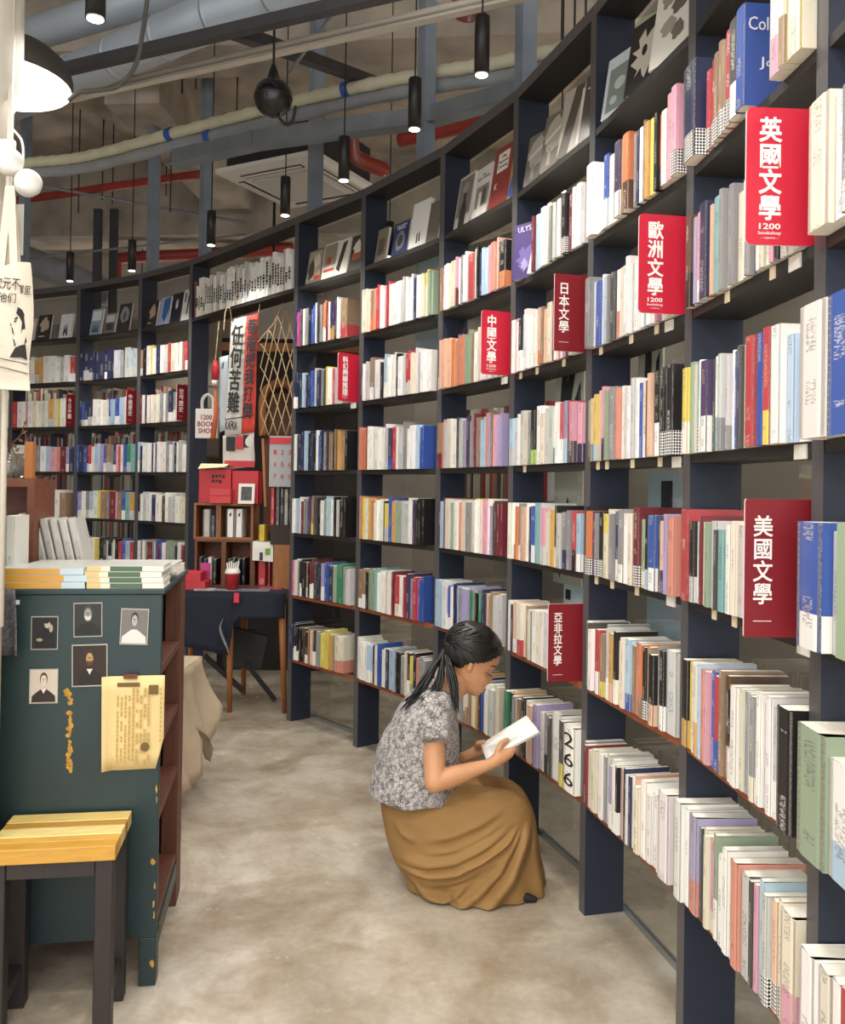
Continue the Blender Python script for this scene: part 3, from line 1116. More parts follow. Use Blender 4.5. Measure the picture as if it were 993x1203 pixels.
def divider(cn, lv, body, kind, out=0.112, label=None, u_off=0.022, hgt=0.252, csize=None):
    i = CIDX[cn]
    a, t, n, w = bay_frame(i)
    # local frame: x = into the shelf (image right), facing the near end of the bay (-> viewer)
    n = (NOR[i + 1] * 0.6 + n * 0.4).normalized()
    o = a + t * (w - u_off) - n * out
    o.z = LEV[lv] + BT + 0.0005
    face = Vector((n.y, -n.x, 0))                      # faces along the row towards the camera
    W = out + 0.07
    r = 0.012 if kind == 'bright' else 0.004
    poly = []
    for (cx, cz, a0) in ((r, r, 180), (W - r, r, 270), (W - r, hgt - r, 0), (r, hgt - r, 90)):
        for k in range(5):
            an = R(a0 + 22.5 * k)
            poly.append((cx + r * math.cos(an), cz + r * math.sin(an)))
    M = Matrix(((n.x, -face.x, 0, o.x), (n.y, -face.y, 0, o.y), (0, 0, 1, o.z), (0, 0, 0, 1)))
    mb = MB()
    mb.prism(poly, 0.005, Matrix.Identity(4), 0, 1)
    mats = [M_RED if kind == 'bright' else M_MAROON, M_RIM]
    ob = put('category_sign', mb.mesh('category_sign', mats), None, M)
    tag(ob, label or '%s divider sign reading %s (%s) among the books' % ('bright red' if kind == 'bright' else 'dark maroon', body, EN[body]), 'sign', 'category divider signs')
    nch = len(body)
    cw = 0.042 if kind == 'bright' else 0.036
    ch = min(0.042, 0.175 / nch) if kind == 'bright' else min(0.036, 0.15 / nch)
    pitch = ch * 1.16
    top = hgt - 0.018 if kind == 'bright' else hgt - 0.03
    cx = 0.045 if kind == 'bright' else 0.034
    if nch > 4:
        cw *= 0.8
    zc = top - (pitch * nch - (pitch - ch)) / 2
    P = o + n * cx + face * 0.0003
    P.z = o.z + zc
    wr = writing('\n'.join(body), 0.04, M_SIGNW, ob, frame(P, n, (0, 0, 1)), bold=0.0004 if kind == 'bright' else 0.0002, fit=(cw, pitch * nch - (pitch - ch)), heavy=0.0008 if kind == 'bright' else 0.0005)
    if kind == 'bright' and lv == 3:
        P2 = P.copy(); P2.z = o.z + 0.034
        writing('1200', 0.016, M_SIGNW, ob, frame(P2, n, (0, 0, 1)), bold=0.0002, fit=(cw * 0.95, 0.011))
        P2.z = o.z + 0.021
        writing('bookshop', 0.01, M_SIGNW, ob, frame(P2, n, (0, 0, 1)), bold=0.0, fit=(cw, 0.008))
        P2.z = o.z + 0.0125
        writing('— CANTON —', 0.006, M_SIGNW, ob, frame(P2, n, (0, 0, 1)), fit=(cw * 0.8, 0.0028))
    elif kind != 'bright':
        mbd = MB(); mbd.box(-0.017, 0.017, -0.0006, 0.0006, -0.0006, 0.0006)
        P2 = P.copy(); P2.z = o.z + zc - (pitch * nch) / 2 - 0.028
        d = put('dash_mark', mbd.mesh('dash_mark', M_SIGNW), ob)
        d.matrix_basis = root_inv(ob) @ frame(P2, n, (0, 0, 1))
    return ob


divider('c6', 3, '英國文學', 'bright', 0.118)
divider('c5', 3, '歐洲文學', 'bright', 0.115)
divider('c4', 3, '日本文學', 'dark', 0.105)
divider('c3', 3, '中國文學', 'bright', 0.115)
divider('c1', 3, '科幻懸疑推理', 'bright', 0.115)
divider('c6', 5, '美國文學', 'dark', 0.112)
divider('c4', 6, '亞非拉文學', 'dark', 0.11)
divider('m1', 3, '世界歷史', 'dark', 0.05, u_off=0.05)
divider('m2', 3, '中國歷史', 'dark', 0.05, u_off=0.05)
divider('m3', 3, '今日中國', 'dark', 0.04, u_off=0.05)

# ================================================================== face-out books on the top shelf and along the bridge
def face_out(cn, lv, u, w, h, col, shapes, label, th=0.018, tilt=9, yaw=0, y=0.012, prints=None, name='display_book', cat='book', group='face-out books on the top shelf'):
    i = CIDX[cn]
    a, t, n, bw = bay_frame(i)
    o = a + t * u + n * y
    o.z = LEV[lv] + BT + 0.001
    M = basis(o, t, n) @ Matrix.Rotation(R(yaw), 4, 'Z') @ Matrix.Rotation(-R(tilt), 4, 'X')
    mb = MB()
    # cover boards + spine
    cc = lin(col)
    mb.box(-w / 2, w / 2, 0, 0.0015, 0, h, col=cc)
    mb.box(-w / 2, w / 2, th - 0.0015, th, 0, h, col=cc)
    mb.box(-w / 2, -w / 2 + 0.0015, 0, th, 0, h, col=cc)
    ob = put(name, mb.mesh(name, BOOKM), None, M)
    tag(ob, label, cat, group)
    pm = MB(); pm.box(-w / 2 + 0.0017, w / 2 - 0.003, 0.0017, th - 0.0017, 0.002, h - 0.002)
    put('page_block', pm.mesh('page_block', M_PAGES), ob)
    for q, s in enumerate(shapes):
        sm = MB()
        c = lin(s[0])
        pts = [(-w / 2 + p[0] * w, -0.0005 - 0.0001 * q, p[1] * h) for p in s[1]]
        n0 = sm.add(pts)
        sm.face(range(n0, n0 + len(pts)), 0, c, c)
        put('cover_print', sm.mesh('cover_print', BOOKM), ob)
    for body, size, px_, pz, fw, fh, c in prints or ():
        P = M @ Vector((-w / 2 + px_ * w, -0.0009, pz * h))
        writing(body, size, mat('print_' + c, c, 0.6), ob, frame(P, M.to_3x3() @ Vector((1, 0, 0)), M.to_3x3() @ Vector((0, 0, 1))), fit=(fw * w, fh * h))
    return ob


def rect(x0, y0, x1, y1):
    return [(x0, y0), (x1, y0), (x1, y1), (x0, y1)]


def blob(cx, cy, rx, ry, n=14, w=0.0, ph=0.0):
    return [(cx + rx * math.cos(2 * math.pi * k / n) * (1 + w * math.sin(3 * k + ph)), cy + ry * math.sin(2 * math.pi * k / n) * (1 + w * math.cos(2 * k + ph))) for k in range(n)]


FIG = [(.3, .0), (.7, .0), (.72, .35), (.6, .5), (.62, .68), (.5, .76), (.4, .68), (.42, .5), (.28, .35)]
# bay of the first divider
face_out('c1', 1, .13, .15, .20, '6e655c', [('a79d8c', rect(.05, .1, .95, .95)), ('4e463f', blob(.3, .4, .2, .3, w=.2)), ('cfc7b6', blob(.65, .65, .2, .2, w=.2)), ('b6392f', rect(.55, .1, .95, .2))], 'grey and tan photo-covered book, top shelf above science fiction sign, at left')
face_out('c1', 1, .28, .13, .21, 'cfcac2', [('8c8378', rect(.05, .35, .95, .95)), ('b4402f', rect(.3, .4, .6, .6)), ('c7442e', rect(.1, .2, .9, .27))], 'pale book with red stripe, top shelf above science fiction sign, middle')
face_out('c1', 1, .40, .12, .205, 'd8d3ca', [('3a3735', [(.1, .2), (.45, .9), (.8, .95), (.4, .1)])], 'white book with black diagonal figure, top shelf above science fiction sign')
face_out('c1', 1, .535, .12, .20, '3b3633', [('d9cfbe', blob(.5, .65, .3, .2, w=.25)), ('a2573b', rect(.15, .3, .85, .5))], 'dark book with pale torn shape and rust stripe, top shelf beside second post')
# bay 2
face_out('c2', 1, .30, .14, .17, '2c3a66', [('7d7f84', blob(.5, .42, .3, .3, w=.1)), ('42464f', blob(.5, .42, .18, .18))], 'blue book with grey round emblem, top shelf left of the white book', prints=[('CLASSIC\nSERIES', .02, .5, .85, .7, .14, 'dfe2ea')])
face_out('c2', 1, .46, .15, .235, 'e9e9e6', [('26252a', [(.42, .1), (.5, .1), (.48, .32), (.42, .3)]), ('26252a', [(.56, .12), (.64, .12), (.6, .34), (.55, .3)])], 'white book with tiny black figures, top shelf left of Chinese literature bay')
face_out('c2', 1, .585, .09, .2, '6d675e', [], 'plain grey-brown book at right end of top shelf, left of Chinese literature bay')
face_out('c2', 1, .12, .10, .18, '847a6c', [('5a534b', rect(.2, .2, .8, .7))], 'grey-brown book at left end of top shelf beside second post')
# bay 3 (Chinese literature)
face_out('c3', 1, .135, .145, .245, 'c9c6bf', [('807c76', rect(.06, .22, .94, .95)), ('3d3937', FIG), ('a19b92', blob(.5, .75, .2, .1))], 'grey photo-covered book with standing figure, top shelf above Chinese literature sign')
face_out('c3', 1, .30, .13, .23, 'd9d7d2', [('88847c', rect(.1, .2, .95, .62)), ('e4e2dc', rect(.3, .05, .5, .5)), ('55514c', rect(.55, .25, .8, .55))], 'pale grey book with white columns, top shelf above Chinese literature sign', prints=[('THE\nNEW YORKER', .02, .5, .8, .8, .1, '5a5854')])
face_out('c3', 1, .455, .15, .265, '8e3a33', [('e8e3da', rect(.22, .58, .82, .9))], 'brick red book with white title panel, top shelf above Chinese literature sign', prints=[('Oka\nPersonal\nDrawing', .02, .52, .74, .5, .24, '4a2b28'), ('K', .03, .28, .36, .14, .1, 'eee2dc')])
face_out('c3', 1, .585, .1, .25, 'c08a4e', [('4a5fae', [(0, .1), (.4, .0), (1, .8), (.8, 1), (.3, .6)]), ('b4503a', [(.5, 0), (1, 0), (1, .5)])], 'orange, blue and red abstract book, right end of top shelf above Chinese literature sign')
# bay 4 (Japanese literature)
for k, (u, hh) in enumerate(((.12, .2), (.265, .22))):
    face_out('c4', 1, u, .13, hh, '6a6660', [('a7a197', blob(.5, .62, .42, .3, w=.12)), ('d2ccc0', [(.1, .5), (.95, .72), (.95, .78), (.1, .56)]), ('8f8a80', rect(.3, .1, .45, .4))], '%s of two matching grey cut-out books, top shelf above Japanese literature sign' % ('left smaller', 'right taller')[k], th=.03, yaw=12)
face_out('c4', 1, .42, .14, .25, 'a9a397', [('4f4942', [(.0, .0), (.45, 1), (.8, 1), (.4, 0)]), ('d9d4c8', rect(.72, .1, .98, .9))], 'grey book with dark leaning trunk picture, top shelf above Japanese literature sign', th=.03, yaw=12)
face_out('c4', 1, .56, .11, .24, '4a4440', [('cfc3ae', [(.1, .8), (.9, .9), (.5, .7)]), ('9c9488', rect(.5, .5, .7, .62))], 'dark brown book with cream shape, right end of top shelf above Japanese literature sign', yaw=10)
# bay 5 (European literature)
face_out('c5', 1, .13, .15, .20, 'c9d3da', [('7c8a86', rect(.12, .08, .9, .8)), ('b6c2bd', blob(.5, .5, .18, .1)), ('b6c2bd', blob(.35, .25, .12, .07))], 'pale framed grey-green book, top shelf above European literature sign, left', th=.035, yaw=14)
face_out('c5', 1, .30, .15, .215, '211f20', [('c2bdb2', blob(.5, .5, .32, .3, n=20, w=.35)), ('211f20', blob(.48, .55, .08, .08))], 'black book with white scattered pattern, top shelf above European literature sign', th=.035, yaw=14)
face_out('c5', 1, .47, .16, .26, 'dbd8d0', [('8e887c', blob(.3, .75, .15, .12, w=.2)), ('5f5a52', blob(.6, .6, .18, .1, w=.2)), ('9a9488', blob(.4, .4, .2, .1, w=.2)), ('6b655b', blob(.65, .3, .15, .1, w=.2))], 'white book with scattered grey motifs, top shelf above European literature sign', th=.04, yaw=14)
# far bays
face_out('m3', 1, .13, .13, .19, 'b9b7b2', [('e2e0db', [(.1, 0), (.5, 1), (.95, .8), (.95, 0)]), ('3a3836', blob(.4, .62, .1, .1))], 'pale book with white triangle, far top shelf right of the tote bag')
face_out('m3', 1, .31, .15, .21, '2c2a2b', [('b7a595', blob(.5, .6, .32, .28, w=.25)), ('d9cabb', rect(.15, .12, .6, .16))], 'black book with tan torn shape, far top shelf right of the tote bag')
face_out('m3', 1, .55, .13, .2, 'd6d8da', [('26303c', [(.3, .1), (.4, .6), (.5, .3), (.6, .65), (.7, .1), (.6, .1), (.5, .25), (.4, .1)])], 'white book with dark letter shape, far top shelf beside first post')
face_out('m2', 1, .16, .13, .21, '8fa0b4', [('d3d9de', rect(.1, .55, .9, .92)), ('39404a', [(.2, .1), (.3, .5), (.4, .1), (.5, .5), (.6, .1), (.7, .5), (.8, .1)])], 'blue-grey book with dark spikes, far top shelf second bay, left')
face_out('m2', 1, .33, .12, .16, '7d7a7c', [('c5c3c6', rect(.1, .55, .9, .9)), ('3f3d40', rect(.15, .15, .85, .5))], 'small grey book, far top shelf second bay, middle')
face_out('m2', 1, .49, .14, .22, '343437', [('8c9097', blob(.5, .6, .35, .3, n=10, w=.1)), ('5c6068', blob(.5, .55, .15, .18))], 'dark book with round grey mask picture, far top shelf second bay, right')
face_out('m1', 1, .10, .13, .2, '2c2829', [('b59a86', blob(.5, .6, .3, .26, w=.25)), ('d9c5b3', rect(.15, .15, .5, .19))], 'black book with tan shape, far top shelf left of the doorway')
face_out('m1', 1, .26, .13, .21, '9fb2cf', [('3d64a8', [(.3, .3), (.35, .9), (.95, 1), (.95, .5), (.6, .1)])], 'pale book with blue head profile, far top shelf left of the doorway')
face_out('m1', 1, .41, .13, .22, '1f222c', [('c3c6cf', blob(.5, .62, .12, .17, w=.15))], 'near-black book with small pale emblem, far top shelf left of the doorway')
face_out('m1', 1, .54, .11, .23, 'd4d5d3', [('2b2b2d', rect(.15, .6, .3, .9)), ('2b2b2d', rect(.5, .2, .65, .8))], 'white book with black bars, far top shelf beside doorway post')
# purple face-out book and leaning white book, second shelf of the Japanese bay
face_out('c4', 2, .085, .135, .215, '46386e', [('6a5c98', blob(.5, .35, .3, .22, n=18, w=.3)), ('9a90bd', blob(.45, .25, .12, .1, n=12, w=.3)), ('2e2650', rect(0, .86, 1, .88))], 'purple novel with pale swirl standing face-out, second shelf of the Japanese literature bay', th=.03, tilt=4, yaw=26, y=.0, prints=[('ULYSSES', .03, .55, .9, .8, .1, 'cfc8dc')], group='face-out books on the second shelf')
face_out('c4', 2, .19, .1, .19, 'd5d2cf', [('b3aeb0', blob(.5, .4, .25, .2, w=.2))], 'white book leaning beside the purple novel, second shelf', th=.012, tilt=14, yaw=20, y=.0, group='face-out books on the second shelf')

M_MAGINK = mat('magazine_ink', '17171a', .6)
# bridge shelf above the doorway: white-spined magazines
a, t, n, w = bay_frame(4, 5)
rg = random.Random(5)
x = 0.03
k = 0
while x < w - 0.04:
    k += 1
    bw = rg.uniform(0.022, 0.04)
    b = Book()
    b.key = rg.choice('wwwwggwwc') if k > 1 else 'm'
    b.okey = None
    b.w, b.h, b.d, b.c, b.o, b.oh = bw - 0.001, rg.uniform(0.20, 0.262), 0.13, jitter(LC[b.key], .08, rg), None, 0
    b.ink = lin('17171a') if b.key != 'm' else lin('d9c9a0')
    b.seed = rg.randint(1, 9999) / 37.0
    b.split = False
    o = a + t * (x + bw / 2) - n * 0.004
    o.z = LEV[1] + BT + 0.0002
    b.M = basis(o, t, n)
    mb = MB(); book_cover(b, mb)
    ob = put('magazine', mb.mesh('magazine', BOOKM), None, b.M)
    tag(ob, '%s magazine with black spine print, %s from left above the doorway' % (PNAME[b.key], ordinal(k)), 'magazine', 'magazines on the shelf over the doorway')
    pm = MB(); book_pages(b, pm)
    put('page_block', pm.mesh('page_block', M_PAGES), ob)
    zz = b.h * rg.uniform(.12, .3)
    for q in range(rg.randint(4, 8)):
        hh = rg.uniform(.008, .018)
        pb = MB(); pw = b.w * rg.uniform(.25, .36); pb.quad((-pw, -.0006, zz), (pw, -.0006, zz), (pw, -.0006, zz + hh), (-pw, -.0006, zz + hh))
        put('spine_print', pb.mesh('spine_print', M_MAGINK), ob)
        zz += hh + .004
        if zz > b.h - .03:
            break
    x += bw

# ================================================================== seen through the glass
M_POSTER = mat('grey_poster', 'cfcdc0', 0.7, var=0.06, scale=3)
M_INK = mat('poster_black', '25272a', 0.7)
M_PBLUE = mat('pale_blue_board', 'c6dcea', 0.6, var=0.06, scale=2)


def behind(cn, u, z, w, h, m, name, label, cat, depth=0.16, shapes=(), prints=(), mprint=None):
    i = CIDX[cn]
    a, t, n, bw = bay_frame(i)
    o = a + t * u + n * depth
    o.z = z
    M = basis(o, t, n)
    mb = MB(); mb.box(0, w, 0, 0.006, 0, h)
    ob = put(name, mb.mesh(name, m), None, M)
    tag(ob, label, cat)
    for s in shapes:
        sm = MB(); n0 = sm.add([(p[0] * w, -0.0012, p[1] * h) for p in s]); sm.face(range(n0, n0 + len(s)))
        put('printed_shape', sm.mesh('printed_shape', mprint or M_INK), ob)
    for body, px_, pz, fw, fh, mm in prints:
        writing(body, .1, mm, ob, frame(M @ Vector((px_ * w, -0.001, pz * h)), t, (0, 0, 1)), fit=(fw * w, fh * h), bold=.003)
    return ob


behind('c4', .035, 1.0, .235, .95, M_POSTER, 'glass_poster', 'grey poster with huge black letters behind glass of the Japanese literature bay', 'poster',
       shapes=[[(.05, .45), (.3, .95), (.5, .95), (.45, .8), (.62, .96), (.8, .9), (.5, .66), (.9, .8), (.98, .5)], [(.1, .1), (.5, .35), (.62, .28), (.25, .02)], [(.5, .14), (.8, .3), (.95, .22), (.9, .1)]])
behind('c5', .0, 1.45, .17, .62, M_POSTER, 'glass_poster', 'grey poster with black letter strokes behind glass of the European literature bay', 'poster',
       shapes=[[(.2, .0), (.5, .0), (.62, .98), (.38, .98)], [(.02, .55), (.02, .7), (.95, .86), (.9, .7)], [(.55, .1), (.75, .5), (.9, .55), (.85, .3)]])
behind('c5', .0, .80, .27, .62, M_PBLUE, 'notice_board', 'pale blue board with a small dark picture behind glass of the European literature bay', 'board', depth=.2,
       shapes=[[(.34, .62), (.62, .62), (.62, .95), (.34, .95)]])
behind('c4', .11, .76, .17, .26, M_PBLUE, 'notice_card', 'small pale blue card with dark print behind glass above Asian African literature sign', 'card', depth=.17,
       shapes=[rect(.1, .7, .35, .85), rect(.1, .5, .35, .64), rect(.1, .3, .3, .45)])
behind('c2', .05, 2.0, .42, .78, M_PBLUE, 'notice_board', 'pale blue panel behind glass above the white book on the top shelf', 'board', depth=.3)

# dim bookshelves standing against the partition behind the glass
M_DIMB = mat('back_room_board', '7a5a40', 0.7)
bb = MB(); bs = MB()
rg = random.Random(77)
for cn, hs in (('m4', (.9, 1.25, 1.6, 2.0)), ('m3', (.9, 1.25, 1.6, 1.98)), ('m2', (1.6, 1.98)), ('c6', (.95, 1.3, 1.62)), ('c2', (1.3, 1.6))):
    i = CIDX[cn]
    a, t, n, w = bay_frame(i)
    for z in hs:
        o = a + n * 0.62 - t * 0.1
        M = basis(Vector((o.x, o.y, z)), t, n)
        bb.box(0, w + 0.2, 0, 0.2, -0.02, 0, M=M)
        x = 0.02
        while x < w + 0.17:
            bw = rg.uniform(.012, .03)
            c = jitter(LC[rg.choice('wcgTTBrnwcA')], .15, rg)
            hh = rg.uniform(.15, .21)
            bs.box(x, x + bw, .02, .16, 0.001, hh, M=M, col=c)
            x += bw + .001
tag(put('back_room_shelves', bb.mesh('back_room_shelves', M_DIMB)), kind='structure')
tag(put('back_room_books', bs.mesh('back_room_books', [M_COVER])), 'dim rows of books seen through the glass in the room behind', 'books', kind='stuff')

# ================================================================== ceiling services
M_DUCT = mat('silver_duct', 'a3afbb', 0.42, metal=0.2, var=0.1, scale=3)
M_GALV = mat('galvanised_steel', '7d858c', 0.5, metal=0.3, var=0.15, scale=6)
M_DARKCH = mat('dark_strut', '38393c', 0.6, var=0.1)
M_CREAM = mat('cream_conduit', 'c9c6ae', 0.7, var=0.08, scale=9)
M_GREYC = mat('grey_insulation', '8f9498', 0.75, var=0.1, scale=7, bump=0.3, bscale=30)
M_RPIPE = mat('red_pipe', '9c3a30', 0.5, var=0.15, scale=5)
M_WPIPE = mat('white_pipe', 'bdb8ae', 0.5)
M_BTAPE = mat('blue_tape', '2c5bb0', 0.5)
M_WPLAST = mat('white_plastic', 'e2e0da', 0.45)
M_DGREY = mat('dark_vent', '3a3a3c', 0.6)


def smooth_path(pts, n=8):
    pts = [Vector(p) for p in pts]
    out = []
    for i in range(len(pts) - 1):
        p0, p1, p2, p3 = pts[max(i - 1, 0)], pts[i], pts[i + 1], pts[min(i + 2, len(pts) - 1)]
        for k in range(n):
            s = k / n
            out.append(0.5 * ((2 * p1) + (p2 - p0) * s + (2 * p0 - 5 * p1 + 4 * p2 - p3) * s * s + (3 * p1 - p0 - 3 * p2 + p3) * s ** 3))
    out.append(pts[-1])
    return out


def arc_px(pix, z):
    return [at_z(x, y, z) for x, y in pix]


cp = smooth_path([p for p in arc_px([(-40, 205), (30, 192), (100, 184), (200, 158), (300, 132), (400, 107), (500, 87), (600, 71), (700, 46), (800, 15)], 3.45)], 14)
mb = MB(); mb.tube(cp, [0.034 + 0.0035 * math.sin(i * 2.2) for i in range(len(cp))], 10)
root = solo('corrugated_conduit', mb, M_CREAM, 'cream corrugated conduit sweeping across under the ceiling', 'conduit', cp[40], smooth=True)
for x in (203, 404):
    p = min(cp, key=lambda q: abs(project(q)[0] - x)) - cp[40]
    k = min(range(len(cp)), key=lambda i: abs(project(cp[i])[0] - x))
    d = (cp[k + 1] - cp[k - 1]).normalized()
    tb = MB(); tb.tube([p - d * .02, p + d * .02], 0.041, 12)
    part('tape_band', tb, M_BTAPE, root)
gp = [p + Vector((0.01, 0.02, -0.062)) for p in cp]
mb = MB(); mb.tube(gp, [0.034 + 0.003 * math.sin(i * 0.9) for i in range(len(gp))], 12)
root = solo('insulated_duct', mb, M_GREYC, 'grey insulated duct running just below the cream conduit', 'duct', gp[40], smooth=True)
k = min(range(len(gp)), key=lambda i: abs(project(gp[i])[0] - 243))
tb = MB(); d = (gp[k + 1] - gp[k - 1]).normalized(); tb.tube([gp[k] - gp[40] - d * .02, gp[k] - gp[40] + d * .02], 0.039, 12)
part('tape_band', tb, M_BTAPE, root)

# steel beam under the ducts, in curved steps
bp_ = [at_z(x, y, 3.2) for x, y in ((205, 186), (300, 164), (400, 150), (500, 137), (640, 98))]
mb = MB()
for a, b in zip(bp_, bp_[1:]):
    mb.bar(a, b, 0.05, 0.085)
    mb.bar(a + Vector((0, 0, -.043)), b + Vector((0, 0, -.043)), 0.09, 0.008)
solo('steel_beam', mb, M_GALV, 'grey steel beam below the ducts', 'beam', bp_[2])

# big silver duct and struts at top left
a, b = at_z(-60, 150, 3.15), at_z(440, -60, 3.15)
mb = MB(); mb.tube([a, b], 0.085, 24)
for k in range(9):
    p = a.lerp(b, (k + .5) / 9); d = (b - a).normalized()
    mb.tube([p - d * .008, p + d * .008], 0.09, 24)
solo('round_duct', mb, M_DUCT, 'large silver round duct crossing the top left corner', 'duct', a.lerp(b, .5), smooth=True)
a2, b2 = at_z(-60, 70, 3.4), at_z(300, -40, 3.4)
mb = MB(); mb.tube([a2, b2], 0.07, 20)
solo('round_duct', mb, M_DUCT, 'second silver duct above and behind the larger one, top left', 'duct', a2.lerp(b2, .5), smooth=True)
a, b = at_z(40, 90, 2.98), at_z(520, -22, 2.98)
mb = MB(); mb.bar(a, b, 0.04, 0.04)
solo('strut_channel', mb, M_DARKCH, 'long dark strut channel below the silver duct, top left', 'strut', a.lerp(b, .5))
a, b = at_z(-20, 133, 3.12), at_z(660, -22, 3.12)
mb = MB(); mb.tube([a, b], 0.014, 10); mb.bar(a + Vector((0, 0, -.03)), b + Vector((0, 0, -.03)), 0.035, 0.012)
solo('conduit_rail', mb, M_WPIPE, 'pale conduit and rail running up to the top edge', 'conduit', a.lerp(b, .5), smooth=False)
a, b = at_z(278, 38, 3.2), at_z(448, 100, 3.6)
mb = MB(); mb.bar(a, b, 0.06, 0.05)
solo('strut_channel', mb, M_DARKCH, 'short dark strut crossing behind the black ball pendant', 'strut', a.lerp(b, .5))
a, b = at_y(340, 85, 4.0), at_y(410, -10, 3.4)
mb = MB(); mb.tube([a, b], 0.008, 8)
solo('brace_rod', mb, M_GALV, 'thin diagonal brace rod left of the centre pendants', 'rod', a.lerp(b, .5))
# loose hanging cable, top left
pts = [at_y(x, y, 3.0) for x, y in ((175, -15), (168, 35), (160, 75), (140, 100), (118, 106), (95, 108), (80, 118))]
mb = MB(); mb.tube(smooth_path(pts), 0.008, 8)
solo('hanging_cable', mb, mat('grey_cable', '55524e', 0.7), 'loose grey cable drooping between the pendant and the silver duct', 'cable', pts[3], smooth=True)
# coil by the magazines
pts = [at_y(x, y, 6.4) for x, y in ((283, 290), (284, 276), (292, 270), (302, 272), (304, 266), (296, 266))]
pts = [p + Vector((0, .95, 0)) for p in pts]
pts.append(Vector((pts[-1].x, pts[-1].y, CEIL_Z)))
mb = MB(); mb.tube(smooth_path(pts), 0.012, 8)
solo('hanging_cable', mb, M_CABLE, 'black looped cable behind the magazines over the doorway', 'cable', pts[0], smooth=True)

# red sprinkler pipes
def pipe(pix, z, r, label):
    pts = [at_z(x, y, z) for x, y in pix]
    mb = MB(); mb.tube(smooth_path(pts, 6), r, 12)
    return solo('sprinkler_pipe', mb, M_RPIPE, label, 'pipe', pts[0], 'red sprinkler pipes', smooth=True)


pipe([(-20, 240), (60, 230), (140, 218), (240, 204)], 3.95, 0.035, 'red sprinkler pipe along the wall at upper left')
pipe([(385, 152), (410, 154), (413, 172), (420, 186), (452, 200)], 3.3, 0.045, 'thick red pipe with an elbow in the middle of the ceiling')
pipe([(470, 165), (540, 150), (610, 132)], 3.6, 0.045, 'red pipe right of the elbow, behind the posts')
pts = [at_y(x, y, 9.0) for x, y in ((136, 330), (137, 308), (150, 303), (230, 299), (345, 292))]
mb = MB(); mb.tube(smooth_path(pts, 6), 0.06, 12)
solo('sprinkler_pipe', mb, M_RPIPE, 'low red pipe behind the far bookcase top rail', 'pipe', pts[0], 'red sprinkler pipes', smooth=True)
a, b = at_y(20, 300, 8.6), at_y(130, 345, 8.6)
mb = MB(); mb.tube([a, b], 0.13, 16)
solo('round_duct', mb, M_GREYC, 'grey duct behind the top of the far bookcase, at left', 'duct', a.lerp(b, .5), smooth=True)
a, b = at_y(-380, 141, 7.2), at_y(290, 262, 7.2)
mb = MB(); mb.tube([a, b], 0.012, 8)
solo('conduit_rail', mb, M_GALV, 'thin steel conduit sloping across the far wall', 'conduit', a.lerp(b, .5))
a, b = at_y(-340, 345, 7.6), at_y(290, 275, 7.6)
mb = MB(); mb.tube([a, b], 0.010, 8)
solo('conduit_rail', mb, M_GALV, 'thin horizontal conduit above the far bookcase', 'conduit', a.lerp(b, .5))
# hanger rods
for k, (x, y0, Y) in enumerate(((92, 250, 7.6), (120, 235, 7.8), (132, 240, 7.9), (195, 230, 8.2), (200, 250, 7.0), (278, 150, 6.0), (214, 110, 6.4), (230, 105, 6.4), (688, 40, 4.2), (675, 48, 4.2), (660, 52, 4.4))):
    p = at_y(x, y0, Y)
    mb = MB(); mb.tube([(p.x, p.y, p.z), (p.x, p.y, CEIL_Z)], 0.006, 6)
    solo('hanger_rod', mb, M_DARKCH, 'thin threaded hanger rod, %s from the left of the ceiling rods' % ordinal(k + 1), 'rod', p, 'threaded ceiling rods')
for x, Y, lab in ((113, 8.2, 'dark vertical channel on the far wall, left'), (132, 8.4, 'narrow dark vertical channel on the far wall, right')):
    p = at_y(x, 318, Y); q = at_y(x, 245, Y)
    mb = MB(); mb.box(p.x - .035, p.x + .035, Y, Y + .05, p.z - .6, q.z)
    solo('wall_channel', mb, M_DARKCH, lab, 'channel', (p.x, Y, p.z - .6))

# ceiling cassette air conditioner
c0, c1 = at_z(252, 207, 3.55), at_z(348, 188, 3.55)
ax = (c1 - c0).normalized()
ay = Vector((-ax.y, ax.x, 0))
S = 0.86
root = thing('air_conditioner', 'white square ceiling cassette air conditioner above the doorway', 'air conditioner', c0 + ax * S / 2 + ay * S / 2)
cc = c0 + ax * S / 2 + ay * S / 2
M = Matrix(((ax.x, ay.x, 0, cc.x), (ax.y, ay.y, 0, cc.y), (0, 0, 1, 3.55), (0, 0, 0, 1)))
Ml = root.matrix_basis.inverted() @ M
mb = MB()
mb.loft([[Ml @ Vector((sx * h, sy * h, z)) for sx, sy in ((-1, -1), (1, -1), (1, 1), (-1, 1))] for h, z in ((S / 2 - .04, 0), (S / 2, .02), (S / 2, .05))])
part('fascia', mb, M_WPLAST, root)
mb = MB(); mb.box(-S / 2 + .06, S / 2 - .06, -S / 2 + .06, S / 2 - .06, .05, .34, M=Ml)
part('casing', mb, mat('ac_casing', '24262c', 0.6), root)
mb = MB(); mb.box(-.24, .24, -.24, .24, -.012, .004, M=Ml)
part('intake_grille', mb, mat('ac_grille', 'cfcdc8', 0.5), root)
for k in range(4):
    Mr = Ml @ Matrix.Rotation(R(90 * k), 4, 'Z')
    mb = MB(); mb.box(-.26, .26, -.355, -.30, -.004, .004, M=Mr)
    lv_ = part('louvre', mb, M_DGREY, root)
    mb = MB(); mb.box(-.25, .25, -.345, -.32, -.009, -.004, M=Mr)
    part('vane', mb, M_WPLAST, lv_)

